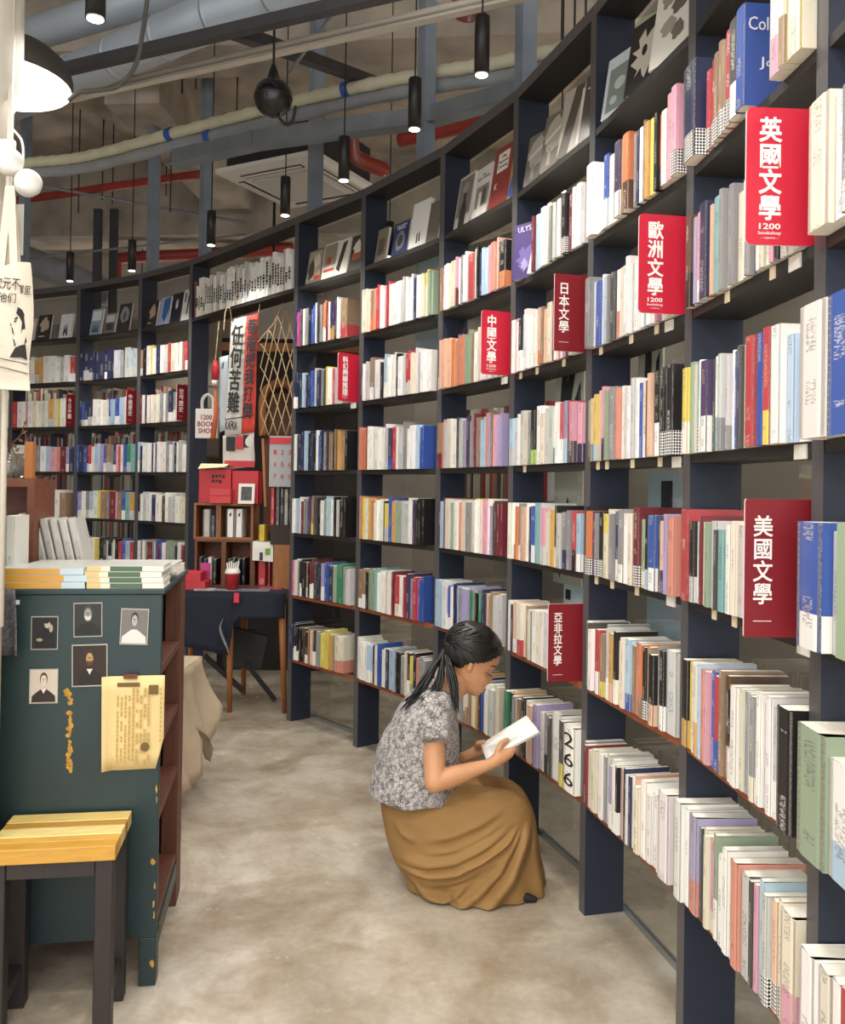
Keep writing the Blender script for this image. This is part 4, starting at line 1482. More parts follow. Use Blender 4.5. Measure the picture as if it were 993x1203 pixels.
# black ball pendant
p = at_y(321, 115, 3.3)
root = thing('ball_pendant', 'black sphere hanging on a cable left of the centre pendants', 'pendant', p)
mb = MB(); mb.lathe([(.001, -.072)] + [(.072 * math.cos(R(k)), .072 * math.sin(R(k))) for k in range(-80, 61, 10)] + [(.026, .07), (.018, .095), (.008, .125)], seg=28)
part('ball', mb, mat('black_gloss', '141414', 0.25), root, True)
mb = MB(); mb.tube([(0, 0, .12), (0, 0, CEIL_Z - p.z)], 0.005, 6); part('cable', mb, M_CABLE, root)
mb = MB(); mb.lathe([(.0725, -.004), (.0735, 0), (.0725, .004)], seg=28); part('seam', mb, M_BLK, root)
mb = MB(); mb.tube(smooth_path([(.02, 0, -.07), (.05, 0, -.10), (.075, 0, -.085), (.085, 0, -.03)]), 0.006, 6); part('hook', mb, M_CABLE, root)

# red alarm bell with white cover, top centre
p = at_y(543, 8, 3.4)
root = thing('alarm_bell', 'red bell with a white cover above the centre pendant', 'bell', p)
mb = MB(); mb.lathe([(.062, -.03), (.07, .0), (.068, .05), (.05, .08), (.001, .085)], c=(.03, 0, 0), seg=24); part('gong', mb, M_RPIPE, root, True)
mb = MB(); mb.lathe([(.001, .03), (.05, .035), (.075, .06), (.075, .09), (.001, .1)], c=(-.06, 0, 0), seg=24); part('cover', mb, M_WPLAST, root, True)
mb = MB(); mb.tube([(.03, 0, .08), (.03, 0, CEIL_Z - p.z)], .01, 8); part('stem', mb, M_GALV, root)
mb = MB(); mb.lathe([(.006, -.055), (.01, -.05), (.008, -.03)], c=(.03, 0, 0), seg=10); part('striker', mb, M_ALU, root)

# ================================================================== green cabinet with its things, stool
ANG = R(9)
M_GREEN = mat('dark_teal_paint', '1a2b2f', 0.42, var=0.18, scale=2.2, bump=0.06, bscale=25, col2='203838')
M_BROWN = mat('red_brown_wood', '5e3524', 0.55, var=0.25, scale=9, stretch=(8, 8, 0.8))
M_BROWN2 = mat('box_wood', '6b3b28', 0.55, var=0.2, scale=8, stretch=(1, 6, 6))
M_OCHRE = mat('ochre_primer', 'b88a35', 0.7, var=0.3, scale=60)
CB = Vector((-0.70, 2.385, 0))
CW, CD, CH = 0.435, 0.575, 1.07
cab = thing('display_cabinet', 'dark green painted cabinet with portrait cards taped to its front', 'cabinet', CB, ANG)
MC = cab.matrix_basis.copy()


def cbox(name, x0, x1, y0, y1, z0, z1, m, **k):
    mb = MB(); mb.box(x0, x1, y0, y1, z0, z1)
    o = part(name, mb, m, cab, **k)
    bevel(o, 0.0025, 2)
    return o


cbox('front_panel', -CW, 0.0, 0, 0.02, 0.13, CH - 0.014, M_GREEN)
cbox('front_leg', -0.045, 0.0, 0, 0.05, 0, 0.13, M_GREEN)
cbox('front_leg', -CW, -CW + 0.045, 0, 0.05, 0, 0.13, M_GREEN)
cbox('top', -CW - 0.006, 0.008, -0.006, CD + 0.01, CH - 0.014, CH, M_GREEN)
cbox('left_panel', -CW, -CW + 0.02, 0.02, CD, 0.13, CH - 0.014, M_GREEN)
cbox('back_post', -0.05, 0.0, CD - 0.12, CD, 0.0, CH - 0.014, M_BROWN)
cbox('back_post', -CW, -CW + 0.05, CD - 0.06, CD, 0.0, CH - 0.014, M_BROWN)
cbox('back_panel', -CW + .05, -.05, CD - 0.03, CD - .015, 0.13, CH - .014, M_BROWN)
for z in (0.16, 0.44, 0.64, 0.84):
    cbox('shelf', -CW + 0.02, -0.004, 0.02, CD - 0.122, z - 0.012, z + 0.012, M_BROWN)
cbox('side_rail', -0.03, 0.0, 0.05, CD - .122, 0.09, 0.145, M_GREEN)
# wear: bare ochre chips where the paint has come off (thin chips of primer standing proud)
mb = MB()
rg = random.Random(3)
for k in range(26):
    z = 0.80 - k * 0.0085
    x = -0.232 + 0.002 * math.sin(k * .8) + rg.uniform(-.003, .003) - (0.008 if k < 3 else 0)
    w = rg.uniform(.003, .008) * (1.5 if k > 20 or k < 3 else 1)
    if k in (5, 6, 15):
        continue
    pts = [(x + w * math.cos(q) * rg.uniform(.6, 1.2), -0.0006, z + .007 * math.sin(q) * rg.uniform(.7, 1.2)) for q in (0, .8, 1.6, 2.4, 3.2, 4.0, 4.8, 5.6)]
    cm = MB(); cm.poly(pts); part('paint_chip', cm, M_OCHRE, cab)
for z, w in ((.70, .006), (.53, .004), (.50, .003), (.335, .010), (.22, .006), (.19, .005), (.06, .008), (.27, .004)):
    cm = MB(); cm.poly([(-.002 - rg.uniform(0, w) * math.cos(q) - w, -0.0006, z + .012 * math.sin(q) * rg.uniform(.6, 1.2)) for q in (0, .8, 1.6, 2.4, 3.2, 4.0, 4.8, 5.6)])
    part('paint_chip', cm, M_OCHRE, cab)
mb = MB(); mb.box(-.375, -.365, -.0009, -.0003, CH - .04, CH - .028); part('tape_scrap', mb, M_WPLAST, cab)

NF = (MC.to_3x3() @ Vector((0, -1, 0)))
TF = (MC.to_3x3() @ Vector((1, 0, 0)))


def on_front(x, y):
    P = at_plane(x, y, CB + NF * 0.001, NF)
    return MC.inverted() @ P


def card(px, name, label, mats, prints, cat='card', rot=0.0, group='portrait cards on the cabinet'):
    a, b = on_front(px[0], px[1]), on_front(px[2], px[3])
    cx, cz = (a.x + b.x) / 2, (a.z + b.z) / 2
    w, h = b.x - a.x, a.z - b.z
    M = MC @ Matrix.Translation((cx, -0.002, cz)) @ Matrix.Rotation(R(rot), 4, 'Y')
    mb = MB(); mb.box(-w / 2, w / 2, -0.0008, 0.0008, -h / 2, h / 2)
    o = put(name, mb.mesh(name, mats), None, M)
    tag(o, label, cat, group)
    for k, (nm, c, poly) in enumerate(prints):
        s = MB(); s.poly([((p[0] - .5) * w, -0.0011 - 0.00015 * k, (p[1] - .5) * h) for p in poly])
        put(nm, s.mesh(nm, mat('print_' + c, c, 0.6)), o)
    return o


M_CARD = mat('card_edge', 'a9a59a', 0.6)


def bust(bg, suit, skin, hair, cx=.5, cy=.62, s=1.0, beard=None, collar=None, shoulders=.36):
    """a generic head-and-shoulders figure as flat print"""
    out = [('photo_ground', bg, rect(.03, .03, .97, .97))]
    out.append(('photo_suit', suit, [(cx - shoulders * s, .04), (cx + shoulders * s, .04), (cx + shoulders * s * .96, .22), (cx + .2 * s, .36), (cx + .09 * s, .42), (cx - .09 * s, .42), (cx - .2 * s, .36), (cx - shoulders * s * .96, .22)]))
    out.append(('photo_hair', hair, blob(cx, cy + .035 * s, .135 * s, .19 * s, 16)))
    out.append(('photo_face', skin, blob(cx, cy - .01, .105 * s, .155 * s, 16)))
    if beard:
        out.append(('photo_beard', beard, [(cx - .1 * s, cy - .03), (cx - .04, cy - .06), (cx + .04, cy - .06), (cx + .1 * s, cy - .03), (cx + .07 * s, cy - .16), (cx - .07 * s, cy - .16)]))
    if collar:
        out.append(('photo_collar', collar, [(cx - .09, .42), (cx + .09, .42), (cx + .03, .34), (cx, .28), (cx - .03, .34)]))
    out.append(('photo_brow', hair, rect(cx - .065 * s, cy + .02, cx + .065 * s, cy + .035)))
    out.append(('photo_nose', hair, rect(cx - .008, cy - .05, cx + .008, cy + .0)))
    return out


card((37, 724, 68, 763), 'portrait_card', 'dark portrait card of a seated figure leaning its head on one hand', M_CARD,
     [('photo_ground', '1f1d1b', rect(.03, .03, .97, .97)), ('photo_suit', '0f0e0e', [(.15, .04), (.9, .04), (.85, .45), (.68, .6), (.4, .62), (.2, .4)]), ('photo_face', 'b5aa99', blob(.6, .76, .11, .12)), ('photo_hair', '141312', blob(.56, .85, .12, .07)), ('photo_hand', 'a99f8f', blob(.74, .64, .07, .12)), ('photo_hand', '9d9384', blob(.32, .3, .12, .05))])
card((87, 708, 120, 748), 'portrait_card', 'dark portrait card of a white-bearded figure in a roll-neck, top middle', M_CARD, bust('2a2b2a', '1b1c1c', '8f8d88', '3a3b3a', cy=.66, s=1.25, beard='c9c7c1'), rot=-1)
card((142, 715, 174, 757), 'portrait_card', 'grey portrait card of a figure in a white sweater, top right', M_CARD, bust('6d6a66', 'cfccc6', 'a7a29b', '2b2a2a', cy=.68, shoulders=.44), rot=2)
card((85, 757, 126, 806), 'portrait_card', 'larger brown painted portrait card with white collar in the centre', M_CARD, bust('2b1c18', '1d1412', 'b48e5c', '3a2418', cy=.66, s=.95, beard='4d3522', collar='d0c8b8'), rot=-1)
card((35, 786, 68, 826), 'portrait_card', 'sepia portrait card of a figure with a bow tie, lower left', M_CARD, bust('cbbfae', '2f2421', 'd6c9b8', '4a3b32', cy=.68, collar='e6dfd3', shoulders=.42))

# yellowed newspaper sheet, left edge curled
a, b = on_front(121, 794), on_front(192, 902)
w, h = b.x - a.x, a.z - b.z
M = MC @ Matrix.Translation((a.x, -0.003, b.z))
M_NEWS = mat('yellowed_newsprint', 'd3bb84', 0.8, var=0.08, scale=5)
mb = MB()
cols, rows_ = 14, 6
nn = []
for r_ in range(rows_ + 1):
    v = r_ / rows_
    for c_ in range(cols + 1):
        u = c_ / cols
        x0 = 0.10 * (1 - v) * (1 - u)
        curl = max(0, .14 - u) / .14
        xx = u * w + x0 * w * .3
        if u > .86 and v < .3:
            xx -= (u - .86) * w * (1 - v / .3) * .9
        nn.append((xx, -0.004 - 0.016 * curl * (1 - .3 * v) - .002 * math.sin(u * 6), v * h))
n0 = mb.add(nn)
for r_ in range(rows_):
    for c_ in range(cols):
        i0 = n0 + r_ * (cols + 1) + c_
        mb.face((i0, i0 + 1, i0 + cols + 2, i0 + cols + 1))
news = put('newspaper_sheet', mb.mesh('newspaper_sheet', M_NEWS, True), None, M)
m_ = news.modifiers.new('thickness', 'SOLIDIFY'); m_.thickness = 0.0006
tag(news, 'yellowed newspaper page taped to the front of the green cabinet', 'newspaper')
M_NPR = mat('faded_newsprint_ink', 'b3954f', 0.8)
M_NPD = mat('dark_newsprint_ink', '6a5430', 0.8)


def nprint(nm, m, x0, z0, x1, z1, y=-.0068):
    s = MB(); s.box(x0 * w, x1 * w, y - .0002, y, z0 * h, z1 * h)
    put(nm, s.mesh(nm, m), news)


rg = random.Random(8)
for cx in range(9):
    x = .24 + cx * .062
    z = .88 if cx > 3 else .80
    z -= rg.uniform(0, .03)
    while z > .09:
        L = rg.uniform(.02, .06)
        if rg.random() < .8:
            nprint('text_column', M_NPR, x, z - L, x + .03, z)
        z -= L + .01
nprint('headline', M_NPD, .24, .885, .60, .93)
nprint('photo', M_NPD, .75, .80, .90, .90)
for z in range(12):
    nprint('caption', M_NPR, .935, .84 - z * .05, .955, .87 - z * .05)
s = MB(); s.lathe([(.012, 0), (.012, .0004)], seg=16, M=Matrix.Translation((.70 * w, -.0069, .24 * h)) @ Matrix.Rotation(R(90), 4, 'X')); put('seal', s.mesh('seal', M_NPD), news)
s = MB(); s.box(.34 * w, .56 * w, -.010, -.0045, h - .006, h + .006); put('tape', s.mesh('tape', M_BROWN), news)

# ---- books on the cabinet top
def flat_book(M, w, d, th, colspine, bands, label, group, coltop='e8e6df', tops=()):
    """lying flat: x width along the spine, y depth, z thickness; spine faces -y"""
    mb = MB()
    cs = lin(colspine); ct = lin(coltop)
    e = 0.0015
    mb.box(-w / 2, w / 2, 0, d, 0, e, col=ct)
    mb.box(-w / 2, w / 2, 0, d, th - e, th, col=ct)
    x = -w / 2
    for f, c in bands:
        mb.box(x, x + f * w, -e, 0.0, .0012, th - .0012, col=lin(c))
        x += f * w
    o = put('book', mb.mesh('book', BOOKM), None, M)
    tag(o, label, 'book', group)
    pm = MB(); pm.box(-w / 2 + .002, w / 2 - .002, 0.0, d - .003, e, th - e); put('page_block', pm.mesh('page_block', M_PAGES), o)
    for nm, c, x0, y0, x1, y1 in tops:
        s = MB(); s.box(x0 * w - w / 2, x1 * w - w / 2, y0 * d, y1 * d, th, th + .0004, col=lin(c)); put(nm, s.mesh(nm, BOOKM), o)
    for k in range(4):
        pass
    return o


def on_top(x, y, dz=0.0):
    return MC.inverted() @ at_z(x, y, CH + dz)


rg = random.Random(21)
for k in range(3):
    M = MC @ Matrix.Translation((-0.305 + rg.uniform(-.006, .006) - (.006 if k == 2 else 0), 0.005 + .003 * k, CH + 0.0003 + k * 0.0182)) @ Matrix.Rotation(R(rg.uniform(-2, 2)), 4, 'Z')
    flat_book(M, .213, .15, .018, 'd9a441', [(.72, 'cf9a38'), (.28, 'b9cdd6')], 'yellow-spined paperback lying %s in the left front stack on the cabinet' % ('at the bottom', 'in the middle', 'on top')[k], 'books stacked flat on the cabinet', 'b4b8b6')
for k in range(4):
    M = MC @ Matrix.Translation((-0.10 + rg.uniform(-.004, .004), 0.006 + .002 * k, CH + 0.0003 + k * 0.0152)) @ Matrix.Rotation(R(rg.uniform(-1.5, 1.5)), 4, 'Z')
    flat_book(M, .2, .145, .015, 'e4dfcf', [(.18, 'd9b877'), (.12, 'd6d2b6'), (.42, '3f5a3c'), (.28, 'ddd8c6')], 'green and cream spined book, %s of four, right front stack on cabinet' % ('lowest', 'second lowest', 'third lowest', 'topmost')[k], 'books stacked flat on the cabinet', 'bcbdb8')
for k, (x, y, z, wd, dp, col, lab) in enumerate(((-.11, .17, .0, .2, .17, 'b2b3b0', 'lower white wrapped book lying behind the green-spined stack'), (-.095, .17, .026, .21, .17, 'c4c4c1', 'upper white wrapped book with a blue patch, behind the green-spined stack'),
                                        (-.31, .175, .0, .2, .15, 'a9a7a0', 'grey book lying behind the yellow-spined stack, lowest'), (-.30, .178, .026, .2, .15, 'b7b5ae', 'pale book lying behind the yellow-spined stack, upper'),
                                        (-.2, .36, .0, .21, .15, 'c9c6bf', 'pale book lying flat under the leaning grey row'), (-.07, .37, .0, .13, .18, 'd9d7d0', 'white book lying at the back right corner of the cabinet'))):
    M = MC @ Matrix.Translation((x, y, CH + .0003 + z)) @ Matrix.Rotation(R((-1) ** k * 2), 4, 'Z')
    flat_book(M, wd, dp, .0255, col, [(1, col)], lab, 'books stacked flat on the cabinet', col, [('cover_patch', '9cc4d6', .55, .2, .85, .5)] if k == 1 else ())
# leaning row of grey books standing behind the stacks
for k in range(6):
    M = MC @ Matrix.Translation((-.425 + k * .0275, .36 + .0 * k, CH + .028)) @ Matrix.Rotation(R(-13), 4, 'Y')
    b = Book(); b.w, b.d, b.h = .023, .14, .15
    b.c = lin('b9b8b3'); b.o = None; b.oh = 0; b.okey = None; b.ink = lin('5a5a5a'); b.seed = 7.0; b.split = False
    mb = MB(); book_cover(b, mb)
    o = put('book', mb.mesh('book', BOOKM), None, M)
    tag(o, 'pale grey paperback leaning in a row on the cabinet, %s from left' % ordinal(k + 1), 'book', 'grey books leaning on the cabinet')
    pm = MB(); book_pages(b, pm); put('page_block', pm.mesh('page_block', M_PAGES), o)
# upright pale aqua books at the left front corner (they stand on a low ledge left of the cabinet)
led = MB(); led.box(-.30, 0, 0, .5, 0, CH - .005)
lo = thing('side_stand', 'brown wooden stand left of the green cabinet, carrying pale books', 'stand', MC @ Vector((-CW - .02, .05, 0)), ANG)
part('body', led, M_BROWN, lo)
led = MB(); led.box(-.31, .0, -.01, .5, CH - .005, CH + .01); part('top', led, M_BROWN2, lo)
for k, (x, y, col, hh) in enumerate(((-.008, .0, 'b9d6d4', .20), (-.035, .0, 'c3dcda', .21), (-.062, .0, 'aecfce', .215), (-.088, .0, 'd3dedb', .2), (.016, .03, 'd6d6cf', .19))):
    b = Book(); b.w, b.d, b.h = .024, .14, hh
    b.c = lin(col); b.o = None; b.oh = 0; b.okey = None; b.ink = lin('4e6a6a'); b.seed = 3.0 + k; b.split = False
    base = CH + .0105 if k < 4 else CH + .0003
    M = MC @ Matrix.Translation((-CW - .03 + x + (.0 if k < 4 else .03), .06 + y, base))
    mb = MB(); book_cover(b, mb)
    o = put('book', mb.mesh('book', BOOKM), None, M)
    tag(o, ('pale aqua book standing at the left edge, %s from the right' % ordinal(k + 1)) if k < 4 else 'wrapped pale grey book standing beside the aqua books on the cabinet', 'book', 'upright pale books at the left edge')
    pm = MB(); book_pages(b, pm); put('page_block', pm.mesh('page_block', M_PAGES), o)
# brown open wooden box on the stand behind
bx = thing('wooden_box_shelf', 'open red-brown wooden box shelf standing behind the aqua books', 'shelf', MC @ Vector((-CW + .022, .30, CH)), ANG)
for nm, q in (('side', (-.02, 0, 0, .24, 0, .27)), ('side', (-.40, -.38, 0, .24, 0, .27)), ('top', (-.40, 0, 0, .24, .2705, .295)), ('back', (-.38, -.02, .22, .24, 0, .27))):
    mb = MB(); mb.box(*q); part(nm, mb, M_BROWN2, bx)
for k in range(3):
    b = Book(); b.w, b.d, b.h = .022, .14, .19 - .01 * k
    b.c = lin(('c9b9ae', 'b8aaa0', 'd8cfc6')[k]); b.o = None; b.oh = 0; b.okey = None; b.ink = lin('6e5a50'); b.seed = 5.0 + k; b.split = False
    M = MC @ Matrix.Translation((-CW - .018 - .0235 * k, .33, CH + .0005))
    mb = MB(); book_cover(b, mb); o = put('book', mb.mesh('book', BOOKM), None, M)
    tag(o, 'muted pinkish book inside the brown wooden box shelf, %s from the right' % ordinal(k + 1), 'book', 'books in the wooden box shelf')
    pm = MB(); book_pages(b, pm); put('page_block', pm.mesh('page_block', M_PAGES), o)

# glass jar with a dry twig and a wooden stick on the box shelf
q = MC @ Vector((-CW - .055, .36, CH + .2955))
root = thing('glass_jar', 'round glass jar with a dry twig on the wooden box shelf', 'jar', q)
M_JAR = mat('jar_glass', 'b9bdb6', 0.1, spec=0.6); M_JAR.node_tree.nodes['Principled BSDF'].inputs['Transmission Weight'].default_value = 0.85
mb = MB(); mb.lathe([(.02, 0), (.034, .006), (.04, .03), (.034, .055), (.026, .065), (.03, .075)], seg=20); part('jar_body', mb, M_JAR, root, True)
mb = MB(); mb.tube(smooth_path([(0, 0, .01), (.005, 0, .06), (-.006, 0, .1), (.02, 0, .13), (.03, 0, .16)]), .0022, 6); part('twig', mb, M_BROWN, root)
for k, (dx, dz, an) in enumerate(((.004, .08, 40), (-.004, .105, -50), (.022, .135, 30), (.03, .16, 70), (.012, .12, -30))):
    mb = MB(); mb.poly([(dx + .02 * u * math.cos(R(an)) - .007 * v * math.sin(R(an)), .001 * u, dz + .02 * u * math.sin(R(an)) + .007 * v * math.cos(R(an))) for u, v in ((0, 0), (.4, .8), (1, 0), (.4, -.8))])
    part('leaf', mb, mat('dry_leaf', '6a4a2e', 0.8), root)
q2 = MC @ Vector((-CW + .0, .33, CH + .2955))
mb = MB(); mb.box(q2.x - .012, q2.x + .012, q2.y - .01, q2.y + .01, q2.z, q2.z + .11)
solo('wooden_stick', mb, mat('orange_wood', 'a8672e', .6, var=.1), 'short orange wooden stick upright on the wooden box shelf', 'stick', q2)

# grey patterned cloth hanging at the left edge
M_CLOTHG = mat('grey_flecked_cloth', '55555a', 0.9, var=0.5, scale=120, bump=0.3, bscale=200)
mb = MB(); g = []
P0 = at_y(-30, 690, 2.27); P1 = at_y(16, 690, 2.27); P2 = at_y(20, 768, 2.27); P3 = at_y(-30, 775, 2.27)
for r_ in range(9):
    v = r_ / 8
    L_, R_ = P0.lerp(P3, v), P1.lerp(P2, v)
    for c_ in range(13):
        u = c_ / 12
        p = L_.lerp(R_, u)
        g.append((p.x, p.y + .012 * math.sin(u * 9 + v) * (.4 + v), p.z + .006 * math.sin(u * 5)))
n0 = mb.add(g)
for r_ in range(8):
    for c_ in range(12):
        i0 = n0 + r_ * 13 + c_
        mb.face((i0, i0 + 13, i0 + 14, i0 + 1))
o = solo('cloth', mb, M_CLOTHG, 'dark grey flecked cloth hanging at the left edge before the cabinet', 'cloth', P0, smooth=True)
sm = o.modifiers.new('thickness', 'SOLIDIFY'); sm.thickness = .004
mb = MB(); mb.box(P0.x - .05, P1.x + .003, P0.y + .03, P0.y + .05, P2.z - .02, P0.z + .02, col=None)

# ---- stool
ST = at_z(155, 952, .48)
SW, SD, SZ = .30, .235, .48
M_HONEY = [mat('honey_plank_%d' % k, c, .35, var=.12, scale=10, stretch=(1.5, 14, 14), coat=.2) for k, c in enumerate(('dcc074', 'b58a3c', 'e0cb88', 'd0a24a', 'c4933c'))]
M_DLEG = mat('black_stained_wood', '2a2423', .5, var=.15, scale=12, stretch=(10, 10, 1))
stool = thing('stool', 'small stool with honey plank seat and black legs before the green cabinet', 'stool', (ST.x, ST.y, 0), ANG)
edges = [0, .058, .098, .155, .19, SD]
for k in range(5):
    mb = MB(); mb.box(-SW, 0, -edges[k + 1] + .0006, -edges[k] - .0006, SZ - .036, SZ - (.0 if k % 2 == 0 else .0006))
    o = part('seat_plank', mb, M_HONEY[k], stool); bevel(o, .0015, 1)
LW = .042
for sx, sy in ((-.006 - LW, -.008 - LW), (-SW + .006, -.008 - LW), (-.006 - LW, -SD + .008), (-SW + .006, -SD + .008)):
    mb = MB(); mb.box(sx, sx + LW, sy, sy + LW, 0, SZ - .0362); o = part('leg', mb, M_DLEG, stool); bevel(o, .002, 1)
for q in ((-SW + .05, -.05, -SD + .012, -SD + .03, SZ - .075, SZ - .0365), (-SW + .05, -.05, -.03, -.012, SZ - .075, SZ - .0365), (-.03, -.012, -SD + .05, -.05, SZ - .075, SZ - .0365), (-SW + .012, -SW + .03, -SD + .05, -.05, SZ - .075, SZ - .0365)):
    mb = MB(); mb.box(*q); part('apron', mb, M_DLEG, stool)
for x in (-.044, -SW + .012):
    mb = MB(); mb.box(x, x + .03, -SD + .05, -.05, .085, .115); part('stretcher', mb, M_DLEG, stool)

# ---- white pole, box, two round lamp heads, tote bag at the left edge
M_WCOL = mat('cream_white_paint', 'd8d2c6', .5, var=.04, scale=3)
pe = at_y(16, 120, 2.15)
root = thing('white_pole', 'white column with a thin pipe and switch box at the left edge', 'column', (pe.x - .14, pe.y + .02, 0))
mb = MB(); mb.lathe([(.115, 0.0), (.115, 2.28), (.14, 2.33), (.14, 3.2)], seg=32); part('column_shaft', mb, M_WCOL, root, True)
mb = MB(); mb.tube([(.133, -.02, 1.0), (.133, -.02, 2.9)], .0075, 10); part('pipe', mb, M_WCOL, root, True)
zb = at_y(10, 180, 2.15).z
mb = MB(); mb.box(.095, .155, -.05, -.03, zb - .05, zb + .025); o = part('switch_box', mb, M_WPLAST, root); bevel(o, .004, 2)
mb = MB(); mb.tube(smooth_path([(.15, -.04, zb + .05), (.172, -.04, zb + .02), (.175, -.04, zb - .03), (.165, -.04, zb - .06)]), .003, 6); part('wire', mb, M_WPLAST, root, True)
for x, y, lab in ((11, 190, 'upper'), (33, 215, 'lower')):
    p = root_inv(root) @ at_y(x, y, 2.08)
    Mr = Matrix.Translation(p) @ Matrix.Rotation(R(38), 4, 'Z') @ Matrix.Rotation(R(80), 4, 'X')
    mb = MB(); mb.lathe([(.001, .022), (.02, .021), (.03, .012), (.0315, -.004), (.028, -.018), (.012, -.026), (.001, -.027)], seg=24, M=Mr)
    o = part('lamp_head', mb, M_WPLAST, root, True)

M_TOTE = mat('canvas', 'd3c9b8', .9, var=.06, scale=4, bump=.25, bscale=220)
M_TINK = mat('tote_black_ink', '2b2827', .85)
TY = 2.02
tl, tr, bl, br = at_y(-52, 316, TY), at_y(35, 310, TY), at_y(-55, 455, TY), at_y(38, 459, TY)
base = bl.lerp(br, .5)
tote = thing('tote_bag', 'cream canvas tote bag with a black drawn profile hanging at the left edge', 'tote bag', base)
nu, nv = 24, 22
for side in (0, 1):
    mb = MB(); g = []
    for r_ in range(nv + 1):
        v = r_ / nv
        for c_ in range(nu + 1):
            u = c_ / nu
            p = tl.lerp(tr, u).lerp(bl.lerp(br, u), v)
            bulge = (.010 + .035 * math.sin(math.pi * min(1, v * 1.05)) ** .8) * math.sin(math.pi * u) ** .6
            wr = .006 * math.sin(u * 13 + v * 6) * (1 - v) ** 1.5 + .003 * math.sin(u * 7 - v * 11)
            g.append((p.x + .006 * math.sin(v * 5), p.y + (-1 if side == 0 else 1) * bulge + wr, p.z + .004 * math.sin(u * 8) * (1 - v)))
    n0 = mb.add(g)
    for r_ in range(nv):
        for c_ in range(nu):
            i0 = n0 + r_ * (nu + 1) + c_
            q = (i0, i0 + nu + 1, i0 + nu + 2, i0 + 1)
            mb.face(q if side == 0 else q[::-1])
    o = part('front_cloth' if side == 0 else 'back_cloth', mb, M_TOTE, tote, True, world=True)
    if side == 0:
        tfront = o
for x0, x1 in ((18, 8), (2, 6)):
    for dy in (-.006, .01):
        mb = MB(); a0 = at_y(x0, 318, TY); a1 = at_y(x1, 215, TY)
        a0.y += dy; a1.y += .02
        mb.bar(a0, a1, .018, .002, up=(0, 1, 0)); part('strap', mb, M_TOTE, tote, world=True)


def tote_pt(x, y):
    p = at_y(x, y, TY)
    u = (p.x - tl.x) / (tr.x - tl.x)
    v = min(1, max(0, (tl.z - p.z) / (tl.z - bl.z)))
    bulge = (.010 + .035 * math.sin(math.pi * min(1, v * 1.05)) ** .8) * math.sin(math.pi * min(.99, max(.01, u))) ** .6
    wr = .006 * math.sin(u * 13 + v * 6) * (1 - v) ** 1.5 + .003 * math.sin(u * 7 - v * 11)
    return at_y(x, y, TY - bulge + wr - .003)


def tz(x, y):      # zoomed crop pixel (0..401, 0..1203) -> photo pixel
    return x / 6.683, 290 + y / 6.683


for nm, pts in (('printed_hair', [(140, 470), (175, 495), (208, 560), (220, 640), (216, 740), (190, 770), (205, 690), (195, 645), (175, 650), (165, 690), (172, 590), (150, 545), (128, 520)]),
                ('printed_brow', [(112, 560), (138, 548), (142, 560), (118, 574)]), ('printed_eye', [(108, 580), (130, 578), (128, 590), (112, 592)]),
                ('printed_moustache', [(88, 625), (100, 640), (112, 690), (98, 680)]), ('printed_jaw', [(98, 716), (112, 730), (124, 775), (114, 782), (106, 745)]),
                ('printed_collar', [(75, 868), (120, 790), (165, 772), (200, 765), (214, 890), (170, 868)]), ('printed_nose', [(80, 600), (86, 602), (92, 618), (82, 622)])):
    mb = MB(); mb.poly([tote_pt(*tz(*p)) for p in pts][::-1])
    part(nm, mb, M_TINK, tfront, world=True)
for body, x, y, fw, fh in (('次元不\n', 9, 333, .058, .028), ('哪里', 29, 341, .03, .02), ('他们', 9, 350, .04, .022)):
    P = tote_pt(x, y); P.y -= .004
    writing(body.strip(), .03, M_TINK, tfront, frame(P, (1, 0.05, -.08), (0, 0, 1)), fit=(fw, fh))
for y0, y1 in ((420, 428), (430, 439)):
    mb = MB(); mb.bar(tote_pt(-4, y0), tote_pt(33, y1), .002, .0014); part('printed_line', mb, M_TINK, tfront, world=True)
# white leaflet hanging behind the tote
a, b = at_y(14, 240, 2.3), at_y(27, 300, 2.3)
mb = MB(); mb.box(a.x, b.x, 2.298, 2.3, b.z, a.z); solo('leaflet', mb, M_WPLAST, 'white leaflet hanging behind the tote bag straps', 'leaflet', (b.x, 2.3, b.z))

# ================================================================== the nook in the doorway
M_NAVYC = mat('navy_cloth', '171b2b', .9, var=.15, scale=20, bump=.15, bscale=150)
M_LINING = mat('grey_cloth_lining', '8d9095', .9)
M_OAK = mat('oak_leg', '9a6233', .5, var=.15, scale=10, stretch=(8, 8, 1))
M_CRATE = mat('crate_wood', '8a5c3a', .6, var=.2, scale=10, stretch=(1, 8, 8))
M_CRATE2 = mat('crate_wood_dark', '6a3e26', .6, var=.2, scale=10, stretch=(1, 8, 8))
M_REDB = mat('red_box', 'b8232c', .5, var=.06)
M_PAPER = mat('white_paper', 'dedbd3', .8)
M_BLKP = mat('black_plastic', '151517', .55)

